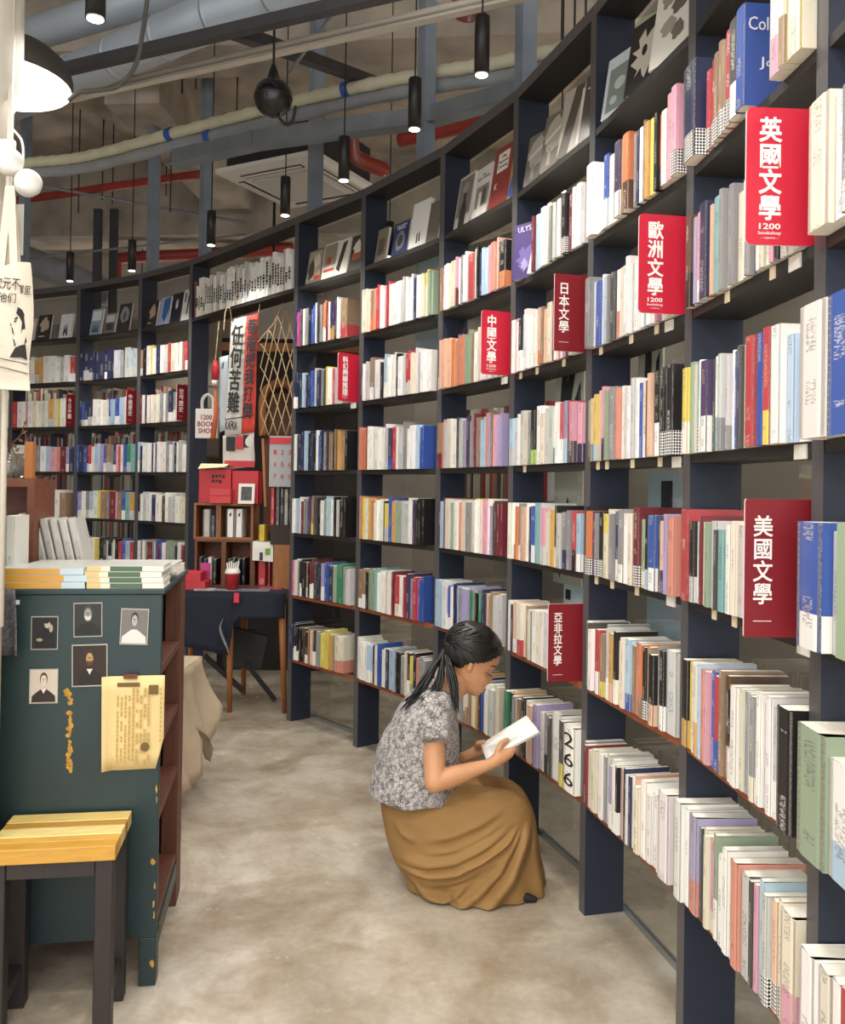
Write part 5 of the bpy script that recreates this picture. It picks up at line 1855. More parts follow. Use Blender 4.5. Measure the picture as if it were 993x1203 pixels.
TZ, TYF = .72, 5.25
tab = thing('cloth_table', 'table under a navy cloth with wooden legs in the doorway', 'table', (-1.13, TYF + .2, 0))
T0 = tab.matrix_basis.inverted()
mb = MB(); mb.box(-1.52, -.80, TYF, 5.78, TZ - .03, TZ - .004); part('tabletop', mb, M_OAK, tab, world=True)
for x, y, dx, dy in ((-1.145, TYF + .03, .01, 0), (-.835, TYF + .03, .03, 0), (-1.48, TYF + .03, -.02, 0), (-1.145, 5.72, 0, .02), (-.84, 5.72, .02, .02), (-1.48, 5.72, -.02, .02)):
    mb = MB(); mb.tube([(x + dx, y + dy, 0), (x, y, TZ - .03)], [.015, .024], 12); part('leg', mb, M_OAK, tab, True, world=True)
cl_ = thing('navy_tablecloth', 'navy tablecloth draped over the doorway table, its corner hanging low at left', 'tablecloth', (-1.13, TYF + .2, TZ))
mb = MB()
prof = [(-1.535, .40), (-1.43, .40), (-1.33, .385), (-1.25, .37), (-1.19, .36), (-1.155, .352), (-1.135, .35), (-1.125, .42), (-1.11, .54), (-1.08, .575), (-1.0, .565), (-.9, .57), (-.80, .575)]
g = []
for k, (x, zb) in enumerate(prof):
    for r_ in range(9):
        v = r_ / 8
        z = TZ + .002 + (zb - TZ) * v
        g.append((x + .012 * math.sin(v * 3) * (1 if k % 2 else -1) * v, TYF - .008 - .025 * v * abs(math.sin(k * 1.3)) - .01 * v, z))
n0 = mb.add(g)
for k in range(len(prof) - 1):
    for r_ in range(8):
        i0 = n0 + k * 9 + r_
        mb.face((i0, i0 + 1, i0 + 10, i0 + 9))
o = part('front_drop', mb, M_NAVYC, cl_, True, world=True); sm = o.modifiers.new('t', 'SOLIDIFY'); sm.thickness = .003
mb = MB(); mb.box(-1.535, -.79, TYF - .009, 5.79, TZ - .003, TZ + .003); part('top_cloth', mb, M_NAVYC, cl_, world=True)
pts = [(-1.165, TYF - .05, .57), (-1.18, TYF - .055, .52), (-1.165, TYF - .05, .46), (-1.14, TYF - .045, .40), (-1.132, TYF - .04, .36)]
mb = MB(); mb.tube(smooth_path(pts), [.02 * max(.15, math.sin(math.pi * (k + 1) / 34)) for k in range(33)], 8, flat=.3); part('turned_hem', mb, M_LINING, cl_, True, world=True)

ch = thing('folding_chair', 'black folding chair tucked under the doorway table', 'chair', at_z(300, 812, 0))
def yb(x, y, Y=5.5):
    return at_y(x, y, Y)
mb = MB(); P = [yb(258, 733), yb(315, 748), yb(306, 786), yb(262, 784)]
n0 = mb.add([tuple(p) for p in P] + [tuple(p + Vector((0, .05, 0))) for p in P])
for q in ((3, 2, 1, 0), (4, 5, 6, 7), (0, 1, 5, 4), (1, 2, 6, 5), (2, 3, 7, 6), (3, 0, 4, 7)):
    mb.face([n0 + k for k in q])
part('seat_back', mb, M_BLKP, ch, world=True)
for a, b in (((290, 780), (323, 822)), ((240, 770), (286, 812)), ((262, 745), (300, 742))):
    mb = MB(); mb.bar(yb(*a), yb(*b, 5.55), .035, .03); part('chair_leg', mb, M_BLKP, ch, world=True)


def wbox(name, px, Y, dep, m, label, cat, group=None, lid=None, base=None, bev=0.0):
    a, b = at_y(px[0], px[1], Y), at_y(px[2], px[3], Y)
    z0 = b.z if base is None else base
    mb = MB(); mb.box(a.x, b.x, Y, Y + dep, z0, a.z)
    o = solo(name, mb, m, label, cat, ((a.x + b.x) / 2, Y + dep / 2, z0), group)
    if bev:
        bevel(o, bev)
    return o, a, b


def crate(px, label, base, dep=.2, Y=5.45, m=None, divs=()):
    a, b = at_y(px[0], px[1], Y), at_y(px[2], px[3], Y)
    root = thing('wooden_crate', label, 'crate', ((a.x + b.x) / 2, Y, base), group='wooden crates on the doorway table')
    t_ = .014
    top = base + (a.z - b.z)
    m = m or M_CRATE
    for nm, q in (('bottom', (a.x, b.x, 0, dep, 0, t_)), ('top_board', (a.x, b.x, 0, dep, top - base - t_, top - base)), ('side_board', (a.x, a.x + t_, 0, dep, t_, top - base - t_)), ('side_board', (b.x - t_, b.x, 0, dep, t_, top - base - t_)), ('back_board', (a.x + t_, b.x - t_, dep - .01, dep, t_, top - base - t_))):
        mb = MB(); mb.box(q[0], q[1], Y + q[2], Y + q[3], base + q[4], base + q[5]); part(nm, mb, m, root, world=True)
    return root, a, b, top


def std_book(x, Y, z, w, h, col, label, group, d=.12, ink=None, name='book', cat='book'):
    bk = Book(); bk.w, bk.d, bk.h, bk.c, bk.o, bk.oh, bk.okey = w, d, h, lin(col), None, 0, None
    bk.ink = ink or ink_for(bk.c, rng); bk.seed = rng.random() * 50; bk.split = False
    mb = MB(); book_cover(bk, mb); o = put(name, mb.mesh(name, BOOKM), None, Matrix.Translation((x, Y, z)))
    tag(o, label, cat, group)
    pm = MB(); book_pages(bk, pm); put('page_block', pm.mesh('page_block', M_PAGES), o)
    return o


zt = TZ + .0045
_, a1, b1, t1 = crate((229, 637, 262, 694), 'lower left red-brown crate on the doorway table', zt, m=M_CRATE2)
_, a2, b2, t2 = crate((263, 637, 296, 694), 'lower middle red-brown crate behind the paper cup', zt, m=M_CRATE2)
_, a3, b3, t3 = crate((228, 594, 256, 637), 'upper left pale crate under the red boxes', t1 + .0005)
_, a4, b4, t4 = crate((257, 594, 297, 637), 'upper middle pale crate holding white figures', t2 + .0005)
_, a5, b5, t5 = crate((297, 642, 322, 696), 'right brown crate with a red book inside', zt, m=M_CRATE2)
o, a6, b6 = wbox('wooden_pedestal', (322, 640, 345, 700), 5.42, .2, M_OAK, 'orange-brown wooden pedestal beside the first post of the bookcase', 'pedestal', base=zt)
for k in range(4):
    std_book(a1.x + .03 + k * .03, 5.47, zt + .0145, .026, .17 - .01 * (k % 2), ('1c2036', '23253a', 'd8d4cc', '15161c')[k], '%s book in the lower left crate, %s from left' % (('navy', 'dark blue', 'white', 'black')[k], ordinal(k + 1)), 'books in the crates')
for k in range(4):
    std_book(a2.x + .03 + k * .03, 5.47, zt + .0145, .026, .16 + .008 * (k % 2), '15161a', 'black book in the lower middle crate, %s from left' % ordinal(k + 1), 'books in the crates')
std_book(a3.x + .075, 5.47, t1 + .015, .05, .17, 'b9b4ab', 'pale grey book standing in the upper left crate', 'books in the crates')
std_book(a3.x + .115, 5.47, t1 + .015, .03, .13, '33404f', 'slate blue book standing in the upper left crate', 'books in the crates')
for k in range(2):
    x = a4.x + .07 + k * .055
    o = std_book(x, 5.465, t2 + .015, .05, .175, 'e6e4de', 'white book with a small black bird mark in the upper crate, %s' % ('left', 'right')[k], 'books in the crates', ink=lin('e6e4de'))
    s = MB(); s.poly([(-.006 + .012 * u, -.0008, .125 + .03 * v) for u, v in ((0, 0), (1, .3), (1.1, 1), (.5, .8), (.1, .6))]); put('bird_mark', s.mesh('bird_mark', M_BLKP), o)
std_book(a5.x + .055, 5.47, zt + .0145, .06, .19, 'b3262d', 'red book standing in the right crate', 'books in the crates')
std_book(a5.x + .10, 5.47, zt + .0145, .02, .18, '7f1c22', 'dark red book standing in the right crate', 'books in the crates')

# red boxes on top
o, a, b = wbox('red_box', (234, 551, 271, 593), 5.46, .14, M_REDB, 'left red cardboard box on the crates, black print at its side', 'box', 'red boxes on the crates', base=t3 + .0005, bev=.002)
for q in range(7):
    dx, dz = (q % 4) * .022 - .02, .175 - (q // 4) * .03
    pb = MB(); pb.box(dx, dx + .016, -.0715, -.0705, dz - .022 + .004 * (q % 3), dz); put('printed_block', pb.mesh('printed_block', M_INK), o)
o, a, b = wbox('red_box', (273, 553, 303, 593), 5.46, .14, M_REDB, 'right red cardboard box on the crates, behind the framed card', 'box', 'red boxes on the crates', base=t4 + .0005, bev=.002)
for k in range(2):
    mb = MB(); xa, xb_ = at_y(246, 580, 5.40).x, at_y(271, 580, 5.40).x
    mb.box(xa, xb_, 5.40, 5.455, t3 + .0008 + k * .046, t3 + .0008 + k * .046 + .045)
    o = solo('red_box', mb, mat('coral_box', 'c43a3c', .5), '%s small coral box before the left red box' % ('lower', 'upper')[k], 'box', ((xa + xb_) / 2, 5.42, t3 + .0008 + k * .046), 'red boxes on the crates')
    bevel(o, .0015)
root = thing('framed_card', 'white framed card with dark picture before the right red box', 'card', at_y(289, 594, 5.42))
root.matrix_basis = Matrix.Translation((at_y(289, 594, 5.42).x, 5.42, t4 + .001)) @ Matrix.Rotation(R(-8), 4, 'X')
mb = MB(); mb.box(-.05, .05, 0, .01, 0, .125); part('frame', mb, M_PAPER, root)
mb = MB(); mb.box(-.033, .033, -.001, 0, .02, .105); part('picture', mb, mat('card_picture', '4a4648', .6, var=.4, scale=40), root)
a = at_y(254, 552, 5.5)
mb = MB()
for k, s in enumerate((-1, 1)):
    mb.poly([(a.x - .09, 5.48, t3 + .245), (a.x + .085, 5.48, t3 + .245), (a.x + .085 + .01 * s, 5.48 + s * .075, t3 + .225), (a.x - .09, 5.48 + s * .075, t3 + .212)][::s])
o = solo('paper_sheet', mb, mat('cream_sheet', 'd9cfa8', .8, var=.1, scale=12), 'cream printed sheets folded like a tent on the red box', 'paper', (a.x, 5.48, t3 + .21))
sm = o.modifiers.new('t', 'SOLIDIFY'); sm.thickness = .003

# things on the table front
p = at_y(273, 690, 5.33)
root = thing('paper_cup', 'red paper cup with white lid and sticks on the doorway table', 'cup', (p.x, 5.33, zt))
mb = MB(); mb.lathe([(.032, 0), (.043, .10), (.044, .102)], seg=24); part('cup_body', mb, M_REDB, root, True)
mb = MB(); mb.lathe([(.047, .1), (.047, .112), (.04, .118), (.04, .128), (.001, .13)], seg=24); lid_ = part('lid', mb, M_WPLAST, root, True)
for k in range(6):
    mb = MB(); mb.bar((-.03 + .012 * k, .0, .128), (-.034 + .014 * k, .0, .165 + .006 * (k % 3)), .008, .006, up=(0, 1, 0)); part('stick', mb, M_PAPER, lid_)
for k, (x, y, w, dd, h, c, lab) in enumerate(((-1.41, 5.30, .22, .16, .05, 'b9313a', 'bottom red boxed set stacked at left of the doorway table'), (-1.42, 5.31, .18, .14, .055, 'c02c38', 'upper red boxed set at left of the doorway table'), (-1.34, 5.46, .06, .08, .15, 'b83a7a', 'magenta box standing behind the red sets'))):
    z0 = zt + (.0505 if k == 1 else 0)
    mb = MB(); mb.box(x - w / 2, x + w / 2, y - .0, y + dd, z0, z0 + h); o = solo('red_box' if k < 2 else 'magenta_box', mb, mat('boxset_' + c, c, .5, var=.1, scale=60), lab, 'box', (x, y + dd / 2, z0)); bevel(o, .002)
for k, (x, y, w, dd, c, lab) in enumerate(((-1.2, 5.28, .2, .1, '8d8a90', 'grey printed leaflet left of the paper cup'), (-1.0, 5.27, .18, .1, '77727a', 'dark printed leaflet right of the paper cup'), (-1.3, 5.27, .12, .09, 'a7a2a4', 'pale leaflet at left on the doorway table'), (-.92, 5.38, .14, .1, '9c4a50', 'reddish leaflet at right on the doorway table'))):
    mb = MB(); mb.box(x - w / 2, x + w / 2, y, y + dd, zt + .0, zt + .004 + .002 * k); solo('leaflet', mb, mat('leaflet_' + c, c, .6, var=.35, scale=50), lab, 'leaflet', (x, y, zt))
mb = MB(); mb.box(-1.105, -1.075, TYF - .045, TYF - .04, TZ - .055, TZ + .002); solo('red_tag', mb, mat('pink_red', 'd3344c', .6), 'small red tag hanging over the front of the navy cloth', 'tag', (-1.09, TYF - .04, TZ - .05))
# towel and yellow book on the right crate, dark tray
o, a, b = wbox('wooden_tray', (318, 617, 345, 640), 5.42, .2, mat('dark_tray', '33261e', .7, var=.2), 'dark wooden tray on the orange-brown pedestal', 'tray', base=a6.z + .0005)
mb = MB(); p0, p1 = at_y(296, 616, 5.40), at_y(320, 641, 5.40)
zt5 = t5 + .001
h5 = .15
mb.loft([[(p0.x, y, z), (p1.x, y, z - .008)] for y, z in ((5.60, zt5 + .004), (5.46, zt5 + .004), (5.44, zt5 + .003), (5.436, zt5 - .03), (5.434, zt5 - .11))], closed=False, cap=False)
o = solo('tea_towel', mb, M_PAPER, 'white tea towel with green motif hanging over the right crate', 'towel', (p0.x, 5.44, zt5), smooth=False)
sm = o.modifiers.new('t', 'SOLIDIFY'); sm.thickness = .003
for k, (dx, dz, w, h, c) in enumerate(((.08, -.035, .03, .04, '6f9a3c'), (.045, -.06, .02, .05, '3f3d3a'))):
    s = MB(); s.box(dx, dx + w, -.0125, -.0118, dz - h, dz); put('printed_motif', s.mesh('printed_motif', mat('motif_' + c, c, .8)), o)
std_book(at_y(308, 610, 5.48).x, 5.48, t5 + .0075, .045, .1, 'd9b92e', 'small yellow book standing on the right crate', 'books on the crates')
for k, (x, c, h) in enumerate(((320, 'b8343a', .23), (326, '5a5558', .24), (331, '2a2a2c', .235), (336, 'a8a49e', .22), (341, '1c1c1e', .24))):
    std_book(at_y(x, 610, 5.46).x, 5.46, a6.z + .0005 + .121, .027, h, c, '%s tall magazine on the dark tray, %s from left' % (('red', 'grey', 'black', 'pale', 'black')[k], ordinal(k + 1)), 'magazines on the tray', d=.1, name='magazine', cat='magazine')

# dark box standing in for the nook's dark background, with a timber rail
M_DARKB = mat('dark_cupboard', '221d1a', .8, var=.3, scale=4)
cup = thing('tall_cupboard', 'dark cupboard with an orange timber rail at the back of the doorway nook', 'cupboard', (-.95, 6.5, 0))
mb = MB(); mb.box(-1.5, -.35, 6.5, 6.9, 0, 2.45); part('carcass', mb, M_DARKB, cup, world=True)
mb = MB(); a = at_y(262, 402, 6.44); mb.box(-1.5, -.35, 6.44, 6.5, a.z - .06, a.z); part('timber_rail', mb, M_OAK, cup, world=True)
mb = MB(); mb.tube(smooth_path([at_y(x, y, 6.3) for x, y in ((309, 512), (309, 470), (316, 455), (330, 450), (342, 455), (348, 470))]), .03, 10)
o = solo('bentwood_back', mb, M_OAK, 'orange bentwood chair back behind the rope net', 'chair back', at_y(309, 512, 6.3), smooth=True)
mb = MB(); a, b = at_y(312, 462, 6.33), at_y(345, 512, 6.33); mb.box(a.x, b.x, 6.33, 6.36, b.z - .7, a.z); part('panel', mb, mat('chair_panel', '5a3620', .6, var=.2), o, world=True)

# hanging banners (cloth, slightly tilted)
BY = 5.52
def banner(px4, Y, m, label, name='hanging_banner', split=None, m2=None, bow=.012):
    tl, tr, br, bl = [at_y(x, y, Y) for x, y in px4]
    tr.y -= .03; br.y -= .03
    mbs = []
    root = thing(name, label, 'banner', tl.lerp(tr, .5))
    for k, (u0, u1, mm) in enumerate(((0, split or 1, m), (split, 1, m2)) if split else ((0, 1, m),)):
        mb = MB(); rr = []
        for r_ in range(11):
            v = r_ / 10
            row = []
            for c_ in range(5):
                u = u0 + (u1 - u0) * c_ / 4
                p = tl.lerp(tr, u).lerp(bl.lerp(br, u), v)
                row.append(p + Vector((0, -bow * math.sin(v * 6) * u, 0)))
            rr.append(row)
        mb.loft(rr, closed=False, cap=False)
        o = part('cloth_panel', mb, mm, root, True, world=True)
        sm = o.modifiers.new('t', 'SOLIDIFY'); sm.thickness = .002
    return root, tl, tr, br, bl


M_BWHITE = mat('banner_white', 'd5d2ca', .85)
M_BRED = mat('banner_red', 'd2473b', .85)
root, tl, tr, br, bl = banner([(272, 376), (305, 369), (300, 508), (264, 512)], BY, M_BWHITE, 'white and red hanging banner with heavy black characters in the doorway', split=.56, m2=M_BRED)


def bpt(u, v, off=.022):
    p = tl.lerp(tr, u).lerp(bl.lerp(br, u), v)
    p.y -= off
    return p


for body, u, v, w, h in (('任\n何\n苦\n難', .28, .44, .075, .55), ('都\n能\n把\n我\n打\n倒', .79, .46, .06, .62), ('KAFKA', .24, .92, .075, .055)):
    writing(body, .08, M_INK, root, frame(bpt(u, v, .03), (tr - tl) - (tl - bl) * ((tr - tl).dot(tl - bl) / (tl - bl).length_squared), tl - bl), fit=(w, h), heavy=.0028 if body != 'KAFKA' else .001)
mb = MB(); mb.bar(bpt(.0, .862), bpt(.97, .862), .003, .006); part('printed_rule', mb, M_INK, root, world=True)
M_ROPE = mat('jute_rope', 'b39a74', .9, bump=.3, bscale=300)
mb = MB(); mb.tube([tr, at_y(306, 352, BY - .05)], .004, 6); part('cord', mb, M_ROPE, root, world=True)
mb = MB(); mb.tube(smooth_path([tl, at_y(270, 362, BY - .05), at_y(265, 366, BY - .05), at_y(263, 388, BY - .05)]), .004, 6); part('cord', mb, M_ROPE, root, world=True)
root, *_r = banner([(258, 420), (270, 418), (268, 505), (258, 508)], BY + .08, mat('banner_blue', 'b8c2cb', .85), 'narrow pale blue banner hanging behind the white and red one')
writing('年', .05, M_INK, root, frame(at_y(265, 430, BY + .06), (1, 0, 0), (0, 0, 1)), bold=.002, fit=(.05, .06))
root, *_r = banner([(262, 512), (300, 508), (300, 548), (262, 552)], BY + .02, M_BWHITE, 'white poster with red and black print below the banner', name='poster')
for nm, m, x0, y0, x1, y1 in (('red_print', M_REDB, 277, 512, 286, 528), ('black_print', M_INK, 266, 513, 276, 530), ('black_print', M_INK, 286, 511, 295, 526), ('red_print', M_REDB, 264, 541, 299, 549)):
    a, b = at_y(x0, y0, BY - .01), at_y(x1, y1, BY - .01)
    mb = MB(); mb.box(a.x, b.x, BY - .012, BY - .01, b.z, a.z); part(nm, mb, m, root, world=True)
# red tassel
p = at_y(253, 423, 5.6)
root = thing('red_tassel', 'red and white tassel hanging left of the pale blue banner', 'tassel', p)
mb = MB(); mb.tube([(0, 0, 0), (.004, 0, -.05), (0, 0, -.14)], [.008, .024, .02], 10); part('tassel_head', mb, M_REDB, root, True)
mb = MB(); mb.tube([(0, 0, -.13), (.0, 0, -.16)], [.021, .018], 10); part('tassel_band', mb, M_PAPER, root, True)
mb = MB(); mb.tube([(0, 0, 0), (.02, 0, .25)], .003, 6); part('cord', mb, M_ROPE, root)
mb = MB(); mb.tube([(0, 0, -.16), (.01, 0, -.34), (-.005, 0, -.5)], [.004, .014, .018], 8); part('tassel_tail', mb, mat('orange_cord', 'c2603a', .9), root, True)
# rope net
root = thing('rope_net', 'knotted rope net of diamonds hanging right of the banner', 'net', at_y(326, 362, 5.4))
for k in range(4):
    for s in (1, -1):
        pts = []
        for q in range(9):
            v = q / 8
            ph = (v * 4 + k * 1.0 + (0 if s > 0 else .0))
            tri = abs((ph % 2) - 1)
            tri = tri if s > 0 else 1 - tri
            x = 306 + (k + tri) * 10.0
            top = 362 + abs(x - 332) * (1.6 if x < 332 else .5)
            pts.append(at_y(min(x, 346), top + (512 - top) * v, 5.42))
        mb = MB(); mb.tube(pts, .0035, 6); part('rope', mb, M_ROPE, root, True, world=True)
mb = MB(); mb.tube([at_y(303, 402, 5.42), at_y(322, 380, 5.42), at_y(332, 356, 5.42)], .004, 6); part('rope', mb, M_ROPE, root, world=True)
# ladder-like cord of the easel right of the poster
mb = MB(); mb.bar(at_y(309, 515, 5.5), at_y(312, 595, 5.5), .02, .015)
solo('easel_leg', mb, M_OAK, 'slim brown easel leg behind the red boxes', 'easel', at_y(312, 595, 5.5))
# calendar
a, b = at_y(317, 512, 5.40), at_y(346, 572, 5.40)
root = thing('wall_calendar', 'grey calendar sheet with red figures right of the red boxes', 'calendar', ((a.x + b.x) / 2, 5.4, b.z))
mb = MB(); mb.box(a.x, b.x, 5.4, 5.404, b.z, a.z); sheet = part('sheet', mb, mat('calendar_grey', 'a2a3a6', .8), root, world=True)
mb = MB(); mb.box(a.x, b.x, 5.398, 5.4, a.z - .05, a.z - .01); part('header_band', mb, M_REDB, root, world=True)
for r_ in range(3):
    for c_ in range(3):
        P = Vector((a.x + .035 + .045 * c_, 5.3985, a.z - .10 - .075 * r_))
        writing(str(1 + c_ + 3 * r_), .03, M_REDB, sheet, frame(P, (1, 0, 0), (0, 0, 1)), fit=(.018, .028))
# paper bag on the post
a, b = at_y(230, 480, 5.98), at_y(255, 515, 5.98)
w, h = b.x - a.x, a.z - b.z
root = thing('paper_bag', 'white paper bag printed 1200 BOOK SHOP hanging at the doorway post', 'bag', ((a.x + b.x) / 2, 6.0, b.z))
Mb = root.matrix_basis @ Matrix.Rotation(R(-3), 4, 'Y')
mb = MB(); mb.box(-w / 2, w / 2, -.025, .025, 0, h); o = part('bag_body', mb, M_PAPER, root); bevel(o, .003)
for y in (-.022, .022):
    mb = MB(); mb.tube(smooth_path([(-.035, y, h), (-.035, y, h + .06), (-.012, y, h + .095), (.018, y, h + .095), (.038, y, h + .06), (.038, y, h)]), .0045, 8); part('handle', mb, M_PAPER, root, True)
writing('1200\nBOOK\nSHOP', .05, mat('maroon_print', '8c2128', .7), root, frame(root.matrix_basis @ Vector((.0, -.0262, h * .48)), (1, 0, 0), (0, 0, 1)), fit=(w * .78, h * .62), heavy=.0012)

# low table with beige cloth behind the cabinet
M_LINEN = mat('beige_linen', 'b5a48c', .9, var=.06, scale=8, bump=.25, bscale=160)
lt = thing('low_table', 'low table under a beige linen cloth behind the green cabinet', 'table', (-1.25, 3.85, 0))
LZ = .555
mb = MB(); mb.box(-1.5, -1.03, 3.55, 4.1, LZ - .03, LZ - .004); part('tabletop', mb, M_OAK, lt, world=True)
for x in (-1.46, -1.07):
    for y in (3.6, 4.06):
        mb = MB(); mb.box(x - .02, x + .02, y - .02, y + .02, 0, LZ - .03); part('leg', mb, M_OAK, lt, world=True)
lc = thing('linen_cloth', 'beige linen cloth with a hanging pointed corner on the low table', 'tablecloth', (-1.25, 3.85, LZ))
mb = MB(); mb.box(-1.51, -1.02, 3.53, 4.11, LZ - .003, LZ + .003); part('top_cloth', mb, M_LINEN, lc, world=True)
mb = MB(); g = []
ys = [3.50 + .62 * k / 20 for k in range(21)]
for k, y in enumerate(ys):
    zb = .30 - .16 * max(0, 1 - abs(k - 14) / 5.0) + .05 * math.sin(k * .7)
    if k < 8:
        zb = .12 + .02 * math.sin(k)
    for r_ in range(11):
        v = r_ / 10
        fold = .03 * math.sin(k * 1.1) * v + .07 * v * v
        g.append((-1.018 + fold + .012 * v, y, LZ + (zb - LZ) * v))
n0 = mb.add(g)
for k in range(20):
    for r_ in range(10):
        i0 = n0 + k * 11 + r_
        mb.face((i0, i0 + 1, i0 + 12, i0 + 11))
o = part('side_drop', mb, M_LINEN, lc, True, world=True); sm = o.modifiers.new('t', 'SOLIDIFY'); sm.thickness = .003
for k, (y, c, h) in enumerate(((3.62, '2b2a2c', .19), (3.66, 'b8b5ae', .2), (3.70, '3a3436', .2), (3.75, '8c8078', .22), (3.80, '5c4448', .23))):
    bk = Book(); bk.w, bk.d, bk.h, bk.c, bk.o, bk.oh, bk.okey = .034, .14, h, lin(c), None, 0, None
    bk.ink = ink_for(bk.c, rng); bk.seed = 4.0 + k; bk.split = True
    mb = MB(); book_cover(bk, mb)
    o = put('book', mb.mesh('book', BOOKM), None, Matrix.Translation((-1.03, y, LZ + .0035)) @ Matrix.Rotation(R(90), 4, 'Z'))
    tag(o, '%s book standing on the beige cloth, %s from the viewer' % (('black', 'pale grey', 'dark', 'taupe', 'plum')[k], ordinal(k + 1)), 'book', 'books on the low table')
    pm = MB(); book_pages(bk, pm); put('page_block', pm.mesh('page_block', M_PAGES), o)

# ================================================================== the reader
Y0 = 3.05


def P_(x, y, Y=Y0):
    return at_y(x, y, Y)


def skin_material():
    m = mat('skin', 'c9936b', .5, var=.05, scale=14)
    b = m.node_tree.nodes['Principled BSDF']
    b.inputs['Subsurface Weight'].default_value = 0.12
    b.inputs['Subsurface Radius'].default_value = (.02, .008, .004)
    b.inputs['Subsurface Scale'].default_value = .3
    return m


M_SKIN = skin_material()


def bake_remesh(mb, voxel, smooth=3, name='body'):
    me = mb.mesh(name, [])
    o = bpy.data.objects.new(name, me)
    C.objects.link(o)
    r = o.modifiers.new('remesh', 'REMESH'); r.mode = 'VOXEL'; r.voxel_size = voxel; r.use_smooth_shade = True
    s = o.modifiers.new('smooth', 'SMOOTH'); s.factor = .5; s.iterations = smooth
    dg = bpy.context.evaluated_depsgraph_get()
    out = bpy.data.meshes.new_from_object(o.evaluated_get(dg))
    bpy.data.objects.remove(o)
    bpy.data.meshes.remove(me)
    out.polygons.foreach_set('use_smooth', [True] * len(out.polygons))
    return out


def interp(tab, u):
    for (a, fa), (b, fb) in zip(tab, tab[1:]):
        if u <= b:
            t_ = max(0, (u - a) / (b - a))
            t_ = t_ * t_ * (3 - 2 * t_) * .5 + t_ * .5
            return fa + (fb - fa) * t_
    return tab[-1][1]


# ---- head frame
chin = P_(562, 820)
HU = Vector((.46, 0, .888)); HF = Vector((.888, .0, -.46)); HS = Vector((0, 1, 0))
HF = (HF + Vector((0, .10, 0))).normalized(); HS = HU.cross(HF).normalized(); HF = HS.cross(HU).normalized()
if HS.y < 0:
    HS = -HS
HH = .218
FRONT = [(0, -.020), (.03, -.005), (.06, .0), (.095, -.004), (.12, .003), (.142, .0), (.165, .005), (.21, .002), (.30, .0), (.45, -.008), (.53, .0), (.66, .003), (.8, -.010), (.9, -.036), (.96, -.062), (1, -.095)]
BACK = [(0, -.07), (.08, -.085), (.2, -.125), (.35, -.163), (.5, -.182), (.65, -.188), (.8, -.178), (.9, -.158), (.96, -.135), (1, -.105)]
WID = [(0, .018), (.05, .034), (.12, .045), (.25, .058), (.4, .066), (.55, .071), (.7, .072), (.85, .062), (.95, .038), (1, .004)]
CHIN_F = .0


def head_pt(u, th, grow=0.0, nose=True):
    f, b, w = interp(FRONT, u), interp(BACK, u), interp(WID, u)
    cf, rf = (f + b) / 2, (f - b) / 2 + grow
    w += grow
    c, s = math.cos(th), math.sin(th)
    pf = cf + rf * math.copysign(abs(c) ** .85, c)
    ps = w * math.copysign(abs(s) ** .85, s)
    if c > 0:
        ps *= 1 - .18 * c * c
    if nose and c > 0:
        N = 0
        if .235 < u < .32: N = (u - .235) / .085
        elif .32 <= u < .50: N = 1 - (u - .32) / .18
        pf += .025 * N * math.exp(-(ps / .0105) ** 2)
        pf -= .008 * math.exp(-((abs(ps) - .031) / .015) ** 2 - ((u - .45) / .04) ** 2)
        pf += .004 * math.exp(-((abs(ps) - .034) / .02) ** 2 - ((u - .33) / .07) ** 2)
        pf += .0045 * math.exp(-(ps / .02) ** 2) * (math.exp(-((u - .166) / .016) ** 2) + .9 * math.exp(-((u - .112) / .018) ** 2))
    uu = u * HH + (grow if u > .5 else 0) * (u - .5) * 2
    return chin + HU * uu + HF * (pf + CHIN_F) + HS * ps


body = MB()
NT = 48
us = [0, .02, .05] + [.08 + .02 * k for k in range(46)]
body.loft([[head_pt(min(u, 1), 2 * math.pi * k / NT) for k in range(NT)] for u in us if u <= 1.0])
# ear on the near side (and the far one)
for s in (-1, 1):
    e0 = chin + HU * (HH * .47) + HF * (-.098) + HS * (s * .070)
    body.capsule([e0 - HU * .020 + HF * .006, e0, e0 + HU * .020 - HF * .004], [.008, .012, .011], 10)
# neck
neck0, neck1 = P_(519, 818), chin + HU * .045 + HF * (-.095)
body.capsule([neck0, neck0.lerp(neck1, .5) + Vector((.004, 0, -.002)), neck1], [.062, .050, .05], 18)
body.capsule([chin + HU * .03 + HF * (-.055), neck0.lerp(neck1, .3)], [.03, .045], 14)

# torso rings shared by body and shirt: (back px, front px, half width)
TOR = [((433, 926), (540, 931), .185), ((437, 905), (541, 909), .18), ((444, 882), (539, 886), .175), ((455, 857), (538, 863), .178), ((467, 836), (537, 843), .186), ((480, 819), (536, 828), .180), ((494, 806), (534, 818), .135), ((505, 799), (533, 812), .078)]


def torso_ring(k, grow=0.0, n=32, e=.9):
    (b, f, w) = TOR[k]
    B, F = P_(*b), P_(*f)
    c = (B + F) / 2
    d = (F - B) / 2
    L = d.length
    d.normalize()
    out = []
    for q in range(n):
        th = 2 * math.pi * q / n
        cc, ss = math.cos(th), math.sin(th)
        out.append(c + d * ((L + grow) * math.copysign(abs(cc) ** e, cc)) + Vector((0, 1, 0)) * ((w + grow) * math.copysign(abs(ss) ** e, ss)))
    return out


body.loft([torso_ring(k, -.026) for k in range(len(TOR))])
